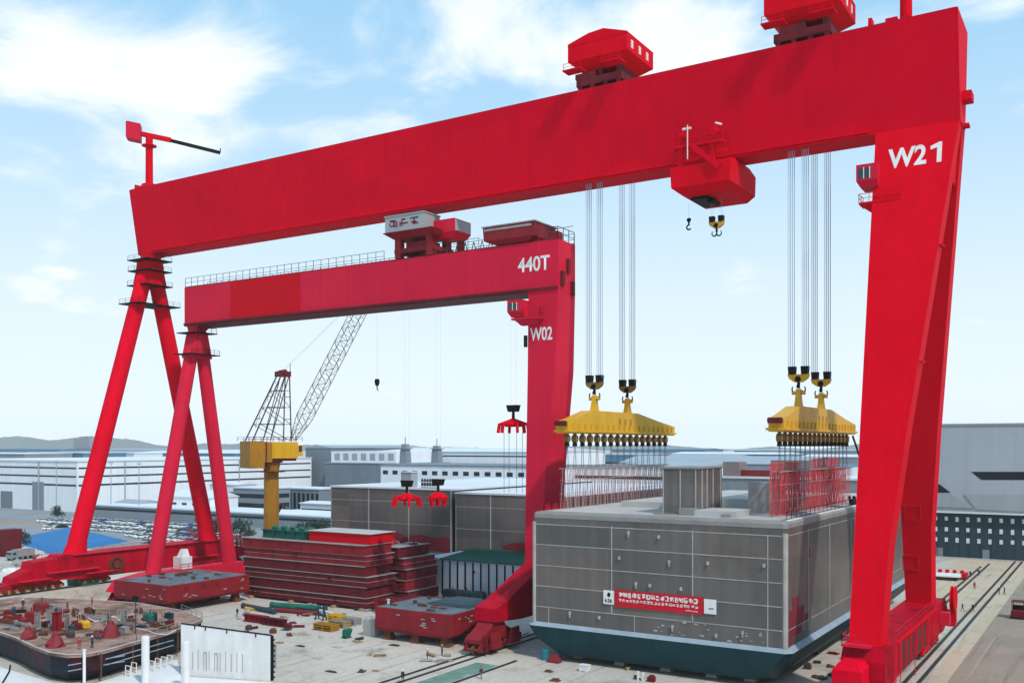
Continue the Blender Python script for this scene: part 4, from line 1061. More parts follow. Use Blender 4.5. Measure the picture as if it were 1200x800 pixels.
# ------------------------------------------------------------------ steel blocks in the yard
def steel_section(x0, x1, y0, y1, z0, z1, lab, m='steel_red', group=None, lips=True, deckm=None, name='steel_section'):
    t = thing(name, lab, 'steel section', ((x0 + x1) / 2, (y0 + y1) / 2, z0), group)
    b = mb(); b.box(x0 + .25, x1 - .25, y0 + .25, y1 - .25, z0 + .02, z1 - .12)
    body = b.build('body', M[m], t)
    rnd = random.Random(int(x0 * 13 + z0 * 7))
    if lips:
        b = mb(); b.box(x0, x1, y0, y1, z1 - .12, z1)
        (b.box(x0 + .15, x1 - .1, y0 + .15, y1 - .1, z0 + .95, z0 + 1.03) if int(z0 * 10) % 2 else None)
        b.build('top_plate', M['trim'] if deckm is None else deckm, t)
        b = mb(); n = int((x1 - x0) / 8)
        for i in range(1, n): x = x0 + (x1 - x0) * (i + rnd.uniform(-.3, .3)) / n; b.box(x - .05, x + .05, y0 + .16, y0 + .25, z0 + .1, z1 - .12)
        n = int((y1 - y0) / 3.2)
        for i in range(1, n): y = y0 + (y1 - y0) * i / n; b.box(x1 - .25, x1 - .05, y - .06, y + .06, z0 + .1, z1 - .12)
        for _ in range(4): x = rnd.uniform(x0 + 1, x1 - 1.5); b.box(x, x + .9, y0 + .02, y0 + .25, z0 + 1.1, z0 + 1.3)
        b.build('stiffener', M['dark_red'], t)
    return t, body
order = ['lowest', 'second from the bottom', 'third from the bottom', 'third from the top', 'second from the top', 'topmost']
rnd = random.Random(21)
z = .5
for i in range(6):
    j = rnd.uniform(-.35, .35)
    steel_section(-162.5 + j, -127.1 + j * 1.4 + rnd.uniform(-.4, .4), 147.6 + rnd.uniform(-.3, .3), 156.6 + j, z, z + 2.08, 'long red-brown steel section, %s of its big layered stack' % order[i], 'dark_red' if i < 4 else 'steel_red', 'red steel sections in the layered stack')
    z += 2.1
for x in (-160, -148, -136, -128.5):
    t = thing('support_beam', 'timber sleeper under the big layered steel stack', 'sleeper', (x, 152, 0), 'sleepers under the stack'); b = mb(); b.box(x - .5, x + .5, 147.2, 157, .012, .24); b.box(x - .35, x + .35, 147.2, 157, .24, .5); b.build('beam_body', M['wood'], t)
t, bd = steel_section(-144.6, -127.4, 149, 156.8, 13.12, 15.3, 'bright red steel box with pale flat top lying on the layered stack', 'new_red', None, False)
b = mb(); b.box(-144.7, -127.3, 148.9, 156.9, 15.18, 15.3); b.build('top_plate', M['deck'], t)
t, bd = steel_section(-158.6, -145.0, 149.4, 156.4, 13.12, 14.9, 'open green steel tray on the left part of the layered stack', 'green_roof', None, False, None, 'steel_tray')
b = mb()
for x in (-158, -155, -152, -149, -146): b.box(x - .12, x + .12, 149.3, 149.65, 13.2, 14.9)
b.box(-158.6, -145, 149.3, 149.65, 14.75, 14.95); b.build('rim', M['green_roof'], t)
for k in range(5):
    x = -157 + k * 2.6; lab = ['small blue-white bundle at the left end of the green tray', 'green pipe bundle on the green tray', 'white sack in the middle of the green tray', 'green crate on the green tray', 'pale bundle at the right end of the green tray'][k]
    t = thing('bundle', lab, 'bundle', (x, 152, 14.9)); b = mb(); b.blob((x, 152, 15.15), .8, .7, .5, 8, 5, .2); b.build('wrapping', M['green'] if 'green' in lab else M['dirty_white'], t)
# second, ragged stack
z = .4; names2 = ['lowest', 'second lowest', 'middle', 'second highest', 'highest']
for i in range(5):
    j = rnd.uniform(-.6, .6)
    steel_section(-136.5 + j * .6, -126.6 + j * 1.5, 158.4 + j, 169.6 + j, z, z + 2.2, 'short red steel block, %s in the ragged stack right of the long sections' % names2[i], 'steel_red' if i % 2 else 'dark_red', 'short red blocks in the ragged stack')
    z += 2.3
for i in range(7):
    x, y = -130.5 + rnd.uniform(-3.7, 2.6), 159.5 + i * 1.5; lab = ['rusty', 'bright red', 'pale', 'bent', 'dark red', 'thin', 'thick'][i] + ' steel offcut on top of the ragged stack'
    t = thing('steel_offcut', lab, 'offcut', (x, y, z)); b = mb(); b.bar((x - .9, y - .3, z + .1), (x + .9, y + .3, z + .2 + i % 3 * .3), .35, .4); b.bar((x, y, z + .1), (x + .3, y, z + 1.0 + .2 * (i % 2)), .25, .25); b.build('bar', M['new_red'] if 'bright' in lab else (M['trim'] if 'pale' in lab else M['steel_red']), t)
steel_section(-126, -112.5, 148.2, 157.2, .6, 2.4, 'low red steel panel lying in front of the ragged stack', 'steel_red', None, True, M['dark_red'])
for i, (x, y) in enumerate(((-124.6, 147.6), (-121.4, 147.4), (-118.2, 147.2), (-115, 147.0))):
    t = thing('prop_post', ['leftmost', 'second', 'third', 'rightmost'][i] + ' pale prop post before the low red steel panel', 'post', (x, y, 0), 'pale prop posts'); b = mb(); b.box(x - .16, x + .16, y - .16, y + .16, 0, 2.9); b.box(x - .4, x + .4, y - .3, y + .3, 0, .12); b.box(x - .3, x + .3, y - .2, y + .2, 2.9, 3.02); b.build('post_body', M['dirty_white'] if i % 2 else M['steel_red'], t)

def hull_block(x0, x1, y0, y1, z0, z1, lab, seed, chamf=.0):
    t = thing('hull_block', lab, 'hull block', ((x0 + x1) / 2, (y0 + y1) / 2, 0))
    b = mb(); b.rings([lift([(x0 + .3, y0 + .2), (x1 - 1.0, y0 + .2), (x1 - .3, y1), (x0 + .3, y1)], z0), lift([(x0, y0), (x1, y0), (x1, y1), (x0, y1)], z0 + .6), lift([(x0, y0), (x1, y0), (x1, y1), (x0, y1)], z1)])
    body = b.build('body', M['steel_red'], t)
    b = mb(); b.box(x0 + .25, x1 - .25, y0 + .25, y1 - .25, z1, z1 + .06); b.build('top_deck', M['rustgrey'], t)
    rnd = random.Random(seed); b = mb()
    for _ in range(9):
        x = rnd.uniform(x0 + .8, x1 - 1.2); zz = rnd.uniform(z0 + .9, z1 - .5); b.box(x, x + rnd.uniform(.3, .9), y0 - .12, y0, zz, zz + .16)
        y = rnd.uniform(y0 + 1, y1 - 1.4); b.box(x1, x1 + .14, y, y + rnd.uniform(.3, .9), zz, zz + .2)
    build_each(b, 'lifting_eye', M['trim'], t)
    b = mb()
    for _ in range(14):
        x = rnd.uniform(x0 + 1, x1 - 2); y = rnd.uniform(y0 + 1, y1 - 2); b.box(x, x + rnd.uniform(.4, 2), y, y + rnd.uniform(.2, 1), z1 + .06, z1 + rnd.uniform(.2, .7))
    build_each(b, 'deck_fitting', M['rust'], t)
    b = mb()
    for y in (y0 + 4, y0 + 8.5, y0 + 12): b.box(x1, x1 + .05, y - .5, y + .5, z1 - 1.6, z1 - .5)
    b.build('cutout_rim', M['dark_red'], t)
    for i, (fx, fy) in enumerate(((.12, .1), (.5, .1), (.88, .1), (.12, .9), (.5, .9), (.88, .9))):
        x, y = x0 + (x1 - x0) * fx, y0 + (y1 - y0) * fy
        b = mb(); b.rect_loft([(0, x - .9, x + .9, y - .8, y + .8), (z0, x - .6, x + .6, y - .5, y + .5)]); b.build('trestle', M['rust'], t)
hull_block(-174.2, -157.2, 124.0, 144.6, 1.9, 5.6, 'low red hull block with grey deck before the 440T tube legs', 5)
hull_block(-108.0, -92.0, 127.6, 140.8, 1.5, 5.5, 'low red hull block with dark deck beside the 440T rigid leg', 6)
t = thing('timber_heap', 'dark tarpaulin heap on the dark deck of a low red hull block', 'heap', (-99, 136, 5.6)); b = mb(); b.rect_loft([(5.56, -101.5, -93, 134, 140.2), (6.1, -101, -93.4, 134.4, 139.8), (6.5, -99, -94, 136, 139.4)]); b.build('cover', M['slate'], t)
t = thing('concrete_block', 'pale concrete block touching the left end of a low red hull block', 'block', (-110.3, 130.4, 0)); b = mb(); b.rect_loft([(0, -111.6, -109, 128.6, 132.2), (2.9, -111.6, -109, 128.6, 132.2), (3.0, -111.5, -109.1, 128.7, 132.1)]); b.box(-111.0, -110.8, 130, 130.2, 3.0, 3.25); b.box(-109.8, -109.6, 130, 130.2, 3.0, 3.25); b.build('block_body', M['concrete_block'], t)

# ------------------------------------------------------------------ round hull block under construction, lower left
DP = [(-178, 106), (-178, 84), (-160, 84.5), (-148, 84.6), (-140, 83.2), (-132.1, 81), (-126.5, 79.9), (-122.9, 80.3), (-121.2, 82), (-121.2, 85), (-122.8, 91.2), (-125.4, 100.6), (-129, 108.5), (-139, 112.4), (-152, 113.6), (-166.8, 110.5)]
cx_, cy_ = -148, 97
def inset(p, k): return [(cx_ + (x - cx_) * k, cy_ + (y - cy_) * k) for x, y in p]
hb = thing('hull_section', 'rounded hull section under construction with buff deck and navy sides', 'hull section', (cx_, cy_, 0))
b = mb(); b.rings([lift(inset(DP, .93), .3), lift(inset(DP, .985), 1.6), lift(inset(DP, .99), 3.7)]); b.build('side_shell', M['navy'], hb)
b = mb(); b.rings([lift(inset(DP, .99), 3.7), lift(inset(DP, 1.0), 3.75), lift(inset(DP, 1.0), 4.15), lift(inset(DP, .985), 4.2)]); b.build('deck', M['buff'], hb)
b = mb()
for p, q in zip(DP, DP[1:]): b.bar((p[0], p[1], 4.23), (q[0], q[1], 4.23), .22, .10)
b.build('deck_edge', M['deck'], hb)
b = mb(); ipts = inset(DP, .996)
for p, q in zip(ipts[9:12], ipts[10:13]):
    p, q = Vector((*p, 0)), Vector((*q, 0)); n = max(1, int((q - p).length / 4.2))
    for k in range(n): c = p.lerp(q, (k + random.uniform(-.2, .2)) / n); b.box(c.x - .1, c.x + .12, c.y - .1, c.y + .1, .4, 3.9)
build_each(b, 'frame_rib', M['rust'], hb)
b = mb(); railing(b, [(*p, 4.2) for p in ipts[9:14]], 1.1, 2.2, .04); b.build('railing', M['trim'], hb)
b = mb()
for zz in (2.1, 2.9): b.bar((-122.3, 79.9, zz), (-121.2, 88, zz + .0), .12, .12); b.bar((-121.3, 85, zz), (-124.4, 99, zz), .12, .12)
b.build('pipe_run', M['pale_blue'], hb)
# things standing on that deck
def tarp_pile(u, v, r, h, lab):
    p = G(u, v, 4.22); t = thing('tarpaulin_pile', lab, 'covered pile', p, 'red covered piles on the hull deck')
    b = mb(); n = 10; rr = []
    for zz, k in ((0, 1), (.25 * h, .92), (.6 * h, .62), (.9 * h, .28), (h, .08)):
        rr.append([(p.x + r * k * math.cos(2 * math.pi * i / n) * random.uniform(.82, 1.15), p.y + r * k * math.sin(2 * math.pi * i / n) * random.uniform(.82, 1.15), p.z + zz) for i in range(n)])
    b.rings(rr); b.build('cover', M['primer'], t)
    b = mb()
    for k in range(5): a = k * 1.3; b.tube((p.x + .5 * r * math.cos(a), p.y + .5 * r * math.sin(a), p.z), (p.x + .3 * r * math.cos(a), p.y + .3 * r * math.sin(a), p.z + h * random.uniform(.9, 1.25)), .08, n=5)
    b.build('pole', M['steel_red'], t)
tarp_pile(33, 748, 1.2, 1.7, 'red covered pile nearest the left edge of the buff hull deck')
tarp_pile(65, 757, 1.4, 1.9, 'red covered pile by the front rim of the buff hull deck')
tarp_pile(130, 745, 1.4, 2.3, 'red covered pile with poles right of the middle of the buff hull deck')
def frame_box(u0, u1, v, hgt, lab, m, dy=2.0, panel=True, name='scaffold_bay'):
    p, q = G(u0, v, 4.22), G(u1, v, 4.22); x0, x1, y = p.x, q.x, (p.y + q.y) / 2
    if x1 < x0: x0, x1 = x1, x0
    t = thing(name, lab, 'scaffold' if name == 'scaffold_bay' else 'panel', ((x0 + x1) / 2, y, 4.22)); z = 4.22
    b = mb()
    for x in (x0, (x0 + x1) / 2, x1):
        for yy in (y, y + dy): b.tube((x, yy, z), (x, yy, z + hgt), .07, n=5)
    for zz in (.5, .98):
        for yy in (y, y + dy): b.tube((x0, yy, z + hgt * zz), (x1, yy, z + hgt * zz), .06, n=5)
    b.tube((x0, y, z), (x1, y, z + hgt), .05, n=5); b.build('frame', M['trim'], t)
    if panel: b = mb(); b.box(x0 + .1, x1 - .1, y + .1, y + .22, z + .2, z + hgt * .9); b.box(x0, x1, y + .1, y + dy - .1, z + hgt * .48, z + hgt * .52); b.build('board', m, t)
frame_box(38, 50, 737, 2.6, 'grey boarded scaffold bay at the left on the hull deck', M['trim'])
frame_box(52, 62, 735, 2.9, 'pale boarded scaffold bay with open middle on the hull deck', M['deck'])
frame_box(73, 84, 736, 2.4, 'buff boarded scaffold bay right of the tall red posts on the hull deck', M['buff'])
frame_box(118, 132, 733, 2.2, 'unboarded scaffold bay behind the red pile with poles', M['trim'], 2.5, False)
frame_box(139, 152, 728, 2.0, 'grey scaffold bay beside the lamp post on the hull deck', M['trim'], 2.2)
for u, v, h, lab in ((64, 738, 2.7, 'left one of two tall red posts on the hull deck'), (69, 738, 2.8, 'right one of two tall red posts on the hull deck')):
    p = G(u, v, 4.22); t = thing('steel_post', lab, 'post', p); b = mb(); b.box(p.x - .3, p.x + .3, p.y - .3, p.y + .3, p.z, p.z + h); b.box(p.x - .45, p.x + .45, p.y - .45, p.y + .45, p.z + h, p.z + h + .12); b.box(p.x - .5, p.x + .5, p.y - .5, p.y + .5, p.z, p.z + .12); b.build('post_body', M['steel_red'], t)
def machine(u, v, m, lab, s=1.0, z=4.22, name='welding_machine'):
    p = G(u, v, z); t = thing(name, lab, 'machine', p); b = mb(); b.rect_loft([(z + .15, p.x - 1.1 * s, p.x + 1.1 * s, p.y - .7 * s, p.y + .7 * s), (z + 1.1 * s, p.x - 1.1 * s, p.x + 1.1 * s, p.y - .7 * s, p.y + .7 * s), (z + 1.5 * s, p.x - .7 * s, p.x + .8 * s, p.y - .5 * s, p.y + .5 * s)]); b.build('housing', m, t)
    b = mb()
    for sx in (-.8, .8): b.disc((p.x + sx * s, p.y - .6 * s, z + .2), (0, 1, 0), .2, .2, 8)
    b.tube((p.x + .2 * s, p.y, z + 1.4 * s), (p.x + .3 * s, p.y, z + 2.3 * s), .1, n=6); b.build('fitting', M['rust'], t)
machine(98, 736, M['amber'], 'yellow machine with exhaust pipe on the hull deck', .85)
machine(90, 737, M['dark_red'], 'dark red machine left of the yellow one on the hull deck', .7)
machine(175, 727, M['green'], 'green machine beside the lamp post on the hull deck', .85)
machine(48, 716, M['primer'], 'brightest red winch on the far side of the hull deck', 1.1)
machine(36, 724, M['steel_red'], 'red oxide winch left of the brightest red one on the hull deck', .8)
p = G(159, 742, 4.22); t = thing('lamp_post', 'dark lamp post with two floodlights on the hull deck', 'lamp', p)
b = mb(); b.tube(p, p + Vector((0, 0, 5.2)), .1, .08, 6); b.box(p.x - .5, p.x + .5, p.y - .06, p.y + .06, p.z + 5.0, p.z + 5.15); b.build('pole', M['boom'], t)
b = mb(); b.box(p.x - .55, p.x - .1, p.y - .25, p.y + .1, p.z + 5.15, p.z + 5.8); b.box(p.x + .1, p.x + .55, p.y - .25, p.y + .1, p.z + 5.15, p.z + 5.8); b.build('floodlight', M['black'], t)
for i in range(9):
    u, v = [(8, 730), (18, 726), (26, 733), (12, 737), (30, 728), (5, 723), (112, 725), (150, 735), (185, 735)][i]
    p = G(u, v, 4.22); lab = ['rusty', 'long red', 'pale', 'grey', 'short red', 'red channel', 'bent pale', 'slanting buff', 'rust-brown'][i] + ' steel profile lying on the buff hull deck'
    t = thing('steel_profile', lab, 'steel profile', p, 'steel profiles on the hull deck'); b = mb(); a = random.uniform(-.4, .4); q = Vector((math.cos(a), math.sin(a), 0)) * random.uniform(1.5, 3)
    b.bar(p - q + UP * .2, p + q + UP * (.2 if i != 7 else .9), .35, .3); b.bar(p - q + UP * .45, p + q + UP * (.45 if i != 7 else 1.1), .1, .3)
    b.build('bar', M['steel_red'] if 'red' in lab else (M['rust'] if 'rust' in lab else M['trim']), t)
for i in range(16):
    u, v = [(15, 721), (24, 717), (62, 714), (70, 722), (86, 722), (94, 728), (104, 718), (116, 714), (126, 728), (138, 735), (146, 741), (168, 733), (180, 727), (192, 731), (198, 724), (58, 748)][i]
    kind, cat, m = [('gas_bottle', 'gas bottle', 'slate'), ('cable_coil', 'cable coil', 'black'), ('tool_box', 'tool box', 'trim'), ('plank_pile', 'planks', 'wood')][i % 4]
    m = [m, 'rust', m, 'teal'][(i // 4) % 4] if i % 4 != 3 else 'wood'
    nb_ = ['at the far left', 'left of the winches', 'beyond the tall red posts', 'behind the scaffold bays', 'beside the pale hose', 'behind the yellow machine', 'on the far middle', 'below the walking person', 'behind the red pile with poles', 'right of the red pile with poles', 'by the foot of the lamp post', 'left of the green machine', 'behind the green machine', 'right of the green machine', 'at the far right corner', 'between the two front red piles'][i]
    p = G(u, v, 4.22); t = thing(kind, kind.replace('_', ' ') + ' lying ' + nb_ + ' of the hull deck' if nb_.startswith(('at', 'on')) else kind.replace('_', ' ') + ' on the hull deck ' + nb_, cat, p); b = mb()
    if i % 4 == 0: b.lathe((p.x, p.y, p.z), [(.22, 0), (.22, 1.2), (.1, 1.45), (.1, 1.6)], 8); b.lathe((p.x + .6, p.y, p.z), [(.22, 0), (.22, 1.2), (.1, 1.45), (.1, 1.6)], 8)
    elif i % 4 == 1:
        for k in range(12): a, c = 2 * math.pi * k / 12, 2 * math.pi * (k + 1) / 12; b.tube((p.x + .8 * math.cos(a), p.y + .8 * math.sin(a), p.z + .2), (p.x + .8 * math.cos(c), p.y + .8 * math.sin(c), p.z + .2), .2, n=5)
    elif i % 4 == 2: b.box(p.x - .7, p.x + .7, p.y - .4, p.y + .4, p.z + .02, p.z + .8); b.box(p.x - .75, p.x + .75, p.y - .45, p.y + .45, p.z + .8, p.z + .9); b.bar((p.x - .4, p.y, p.z + 1.05), (p.x + .4, p.y, p.z + 1.05), .08, .08)
    else:
        for k in range(5): a = random.uniform(-.25, .25); b.bar((p.x - 1.5, p.y - .5 + k * .25 - a, p.z + .1 + .06 * (k % 2)), (p.x + 1.5, p.y - .5 + k * .25 + a, p.z + .12 + .06 * (k % 2)), .22, .08)
    b.build({'gas_bottle': 'bottle_pair', 'cable_coil': 'coil', 'tool_box': 'box_body', 'plank_pile': 'boards'}[kind], M[m], t)
def hose(name, pts, r, m, lab, cat='hose'):
    b = mb()
    for p, q in zip(pts, pts[1:]): b.tube(p, q, r, n=6)
    return tag(b.build(name, m), lab, cat)
hose('air_hose', [G(u, v, 4.35) for u, v in ((88, 716), (100, 722), (112, 728), (124, 724), (134, 722), (142, 728), (150, 732))], .1, M['dirty_white'], 'pale hose looping over the middle of the hull deck')
hose('air_hose', [G(u, v, 4.35) for u, v in ((160, 736), (172, 738), (182, 742), (195, 743), (206, 738))], .08, M['dirty_white'], 'pale hose near the right end of the hull deck')
p = G(100, 797); t = thing('steel_post', 'thin white post standing before the navy side of the hull section', 'post', (-121.0, 81.0, 0)); b = mb(); b.tube((-120.6, 81.2, 0), (-120.6, 81.2, 5.0), .2, n=8); b.disc((-120.6, 81.2, .06), (0, 0, 1), .5, .12, 10); b.disc((-120.6, 81.2, 5.0), (0, 0, 1), .28, .1, 8); b.build('post_body', M['white'], t)

# white painted hardstanding in the front
def gsheet(pts, z, m, name='pavement'): return sheet(name, [tuple(G(u, v)[:2]) for u, v in pts], z, m)
gsheet([(112, 800), (150, 788), (208, 772), (212, 792), (318, 799), (318, 840), (60, 840)], .010, M['whiteslab'])
gsheet([(-60, 772), (0, 781), (74, 803), (60, 840), (-80, 840)], .010, M['whiteslab'])
hose('cable', [G(u, v, .08) for u, v in ((12, 779), (11, 786), (7, 793), (2, 801))], .12, M['black'], 'black cable lying across the white slab in the lower left corner', 'cable')
# white panel wall
pa, pb = G(212, 790), G(317, 797)
t = thing('panel_wall', 'large white steel panel standing upright in the front yard', 'panel', pa)
d_ = (pb - pa).normalized(); nrm_ = Vector((-d_.y, d_.x, 0))
b = mb(); b.hull8([pa, pb, pb + nrm_ * .35, pa + nrm_ * .35], [pa + UP * 7.3, pb + UP * 6.3, pb + nrm_ * .35 + UP * 6.3, pa + nrm_ * .35 + UP * 7.3]); b.build('panel_face', M['dirty_white'], t)
b = mb(); b.bar(pa + UP * 7.36 + nrm_ * .17, pb + UP * 6.36 + nrm_ * .17, .42, .12)
b.hull8([pb + d_ * .02 - nrm_ * .05, pb + d_ * .28 - nrm_ * .05, pb + d_ * .28 + nrm_ * .4, pb + d_ * .02 + nrm_ * .4], [q + UP * 6.3 for q in (pb + d_ * .02 - nrm_ * .05, pb + d_ * .28 - nrm_ * .05, pb + d_ * .28 + nrm_ * .4, pb + d_ * .02 + nrm_ * .4)])
for k in range(8): c = pb + d_ * .28 + UP * (.5 + k * .75); b.bar(c, c + d_ * .35, .35, .18)
for k in (.16, .28, .52, .84): c = pa.lerp(pb, k) - nrm_ * .05; zt_ = 7.3 - k; b.bar(c + UP * zt_, c + UP * (zt_ - .45), .12, .12)
b.build('edge_stiffener', M['black'], t)
b = mb(); rnd = random.Random(8)
for k in range(10):
    f = .14 + k * .062; c = pa.lerp(pb, f) - nrm_ * .12; h = rnd.uniform(2.5, 2.9)
    b.tube(c + UP * .9, c + UP * (.9 + h), .03, n=5)
    if k in (2, 4): e = pa.lerp(pb, f + .03) - nrm_ * .12; b.tube(c + UP * (.9 + h), e + UP * (.9 + h), .045, n=5); b.tube(e + UP * .9, e + UP * (.9 + h), .045, n=5)
b.build('grab_rail', M['trim'], t)
for i, (dx) in enumerate((.28, .75)):
    c = pa.lerp(pb, dx); t2 = thing('electrical_cabinet', ('brown' if i == 0 else 'grey') + ' box behind the top edge of the white steel panel', 'box', c + nrm_ * 6)
    c = c + nrm_ * 7; b = mb(); b.box(c.x - .5, c.x + .5, c.y - .4, c.y + .4, 0, 3.3); b.box(c.x - .6, c.x + .6, c.y - .5, c.y + .5, 3.3, 3.4); b.build('cabinet_body', M['rust'] if i == 0 else M['bgrey'], t2)
def pillar(u0, u1, vb, h, lab):
    p = G((u0 + u1) / 2, vb); w_ = (u1 - u0) / F * (F * CH / (vb - 522)) / 2
    t = thing('bollard_pillar', lab, 'pillar', p); b = mb(); b.lathe(p, [(w_, 0), (w_, h - .1), (w_ - .08, h)], 20); b.build('pillar_shaft', M['white'], t, True)
    b = mb(); b.lathe(p, [(w_ + .25, 0), (w_ + .25, .18), (w_ + .03, .2)], 20); b.lathe((p.x, p.y, h), [(w_ * .85, 0), (w_ * .85, .06)], 16); b.build('pillar_collar', M['dirty_white'], t)
pillar(166, 175, 801, 6.6, 'shorter white round pillar before the hull section')
pillar(213, 222.5, 808, 6.6, 'white round pillar before the white steel panel')
for i in range(6):
    u, v = [(150, 792), (157, 788), (185, 783), (192, 781), (199, 779), (178, 786)][i]; p = G(u, v)
    t = thing('guard_frame', ['leftmost', 'second', 'fourth', 'fifth', 'rightmost', 'third'][i] + ' small white guard frame along the foot of the navy hull side', 'frame', p, 'white guard frames')
    b = mb()
    for s in (-.55, .55): b.tube(p + Vector((s, 0, 0)), p + Vector((s, 0, 1.5)), .07, n=5)
    for zz in (.75, 1.5): b.tube(p + Vector((-.55, 0, zz)), p + Vector((.55, 0, zz)), .07, n=5)
    b.build('frame', M['white'], t)
def box_skip(u0, u1, v, h, dep, m, lab, name='skip_container', cat='container'):
    p, q = G(u0, v), G(u1, v); x0, x1 = min(p.x, q.x), max(p.x, q.x); y = (p.y + q.y) / 2
    t = thing(name, lab, cat, ((x0 + x1) / 2, y, 0)); b = mb(); b.rect_loft([(.15, x0 + .3, x1 - .3, y + .2, y + dep - .2), (h * .8, x0, x1, y, y + dep), (h, x0 + .1, x1 - .1, y + .1, y + dep - .1)]); b.build('container_body', m, t)
    b = mb(); b.box(x0 - .05, x1 + .05, y - .06, y + dep + .06, h * .8, h * .86)
    for k in range(5): x = x0 + (x1 - x0) * (k + .5) / 5; b.box(x - .08, x + .08, y - .05, y + .15, .4, h * .8)
    b.box(x0 + .4, x0 + .8, y, y + dep, 0, .15); b.box(x1 - .8, x1 - .4, y, y + dep, 0, .15); b.build('rim', m, t); return t
box_skip(70, 105, 699, 4.0, 4, M['green'], 'green covered container before the W21 bogies')
box_skip(-12, 9, 652, 8, 6, M['dark_red'], 'dark red container at the left edge beside the blue tarpaulin')
# clutter between the blocks
for i, (u0, v0, u1, v1, r, m, lab) in enumerate((
    (285, 709, 322, 716, .5, 'slate', 'dark pipe under the edge of the long steel stack'), (318, 708, 374, 712, .55, 'green', 'thick green pipe lying before the long steel stack'), (288, 712, 322, 716, .28, 'amber', 'yellow striped pole lying before the long steel stack'),
    (322, 714, 372, 718, .4, 'primer', 'red steel beam lying before the long steel stack'), (286, 719, 310, 725, .3, 'trim', 'grey pipe lying beside the red steel girders'), (374, 714, 396, 720, .2, 'white', 'thin white pole lying right of the green pipe'))):
    p, q = G(u0, v0, r + .05), G(u1, v1, r + .05); t = thing('pipe', lab, 'pipe', (p + q) / 2)
    b = mb(); b.tube(p, q, r, n=12); b.build('pipe_shell', M[m], t); b = mb()
    d2 = (q - p).normalized(); b.tube(p - d2 * .08, p + d2 * .25, r * 1.15, n=12); b.tube(q - d2 * .25, q + d2 * .08, r * 1.15, n=12); b.build('flange', M[m], t)
for i, (u, v, lab, m) in enumerate(((300, 729, 'left of two red steel girders in the yard clutter', 'steel_red'), (322, 733, 'right of two red steel girders in the yard clutter', 'dark_red'))):
    p = G(u, v); t = thing('steel_girder', lab, 'girder', p); b = mb(); b.box(p.x - 3, p.x + 3, p.y - .5, p.y + .5, .1, .25); b.box(p.x - 3, p.x + 3, p.y - .12, p.y + .12, .25, 1.3); b.box(p.x - 3, p.x + 3, p.y - .5, p.y + .5, 1.3, 1.45)
    for k in range(5): b.box(p.x - 2.6 + k * 1.3, p.x - 2.5 + k * 1.3, p.y - .45, p.y + .45, .25, 1.3)
    b.build('girder_body', M[m], t)
t_h = thing('trestle_frame', 'dark trestle frame at the end of the red steel beam', 'trestle', G(376, 726)); p = G(376, 726); b = mb()
for s in (-1, 1): b.bar(p + Vector((s, -.5, 0)), p + Vector((s * .7, 0, 2.2)), .25, .25); b.bar(p + Vector((s, .5, 0)), p + Vector((s * .7, 0, 2.2)), .25, .25)
b.bar(p + Vector((-1.2, 0, 2.2)), p + Vector((1.2, 0, 2.2)), .3, .3); b.build('frame', M['slate'], t_h)
for i, (u, v, m, s, lab) in enumerate(((382, 738, 'ochre', 2.2, 'yellow timber pallet stack, largest in the open yard'), (398, 734, 'wood', 1.9, 'brown timber pallet stack behind the largest yellow one'), (412, 731, 'trim', 1.6, 'grey pallet stack nearest the pale concrete block'), (394, 727, 'amber', 1.5, 'bright yellow pallet stack by the thin white pole'))):
    p = G(u, v); t = thing('pallet_stack', lab, 'pallets', p); b = mb()
    for k in range(3):
        z0 = k * .42
        for j in range(5): b.box(p.x - s, p.x + s, p.y - 1 + j * .45, p.y - .72 + j * .45, z0 + .25, z0 + .36)
        for j in (-s, -.15, s - .3): b.box(p.x + j, p.x + j + .3, p.y - 1, p.y + 1.1, z0 + .02, z0 + .25)
    b.build('slats', M[m], t)
box_skip(400, 407, 748, 1.6, 1.6, M['green'], 'small teal bin on the open concrete yard', 'bin', 'bin')
rnd = random.Random(33)
sc_ = [(345, 742, 'flat grey plate left of the yellow pallets'), (352, 757, 'flat dark plate in the open yard'), (395, 758, 'pair of flat plates in the middle of the open yard'), (388, 787, 'small dark plate near the bottom of the yard'), (372, 771, 'thin pale plate on the open yard'), (327, 753, 'thin brown plate beside the white panel edge'), (447, 760, 'flat plate before the low red hull block'), (462, 756, 'small dark plate beside a worker before the red hull block'), (440, 786, 'small brown plate left of the crane rail'), (425, 744, 'thin steel plate near the pale concrete block'), (1120, 690, 'flat pale sheet beside the rails behind the W21 leg')]
for u, v, lab in sc_:
    p = G(u, v); t = thing('steel_plate', lab, 'plate', p); b = mb(); wx, wy = rnd.uniform(.35, 1.0), rnd.uniform(.2, .5)
    b.box(p.x - wx, p.x + wx, p.y - wy, p.y + wy, .03, .12); b.box(p.x - wx * .6, p.x + wx * .7, p.y - wy * .5, p.y + wy * .9, .12, .2); b.build('plate_body', M['slate'] if 'dark' in lab else (M['wood'] if 'brown' in lab else M['deck']), t)

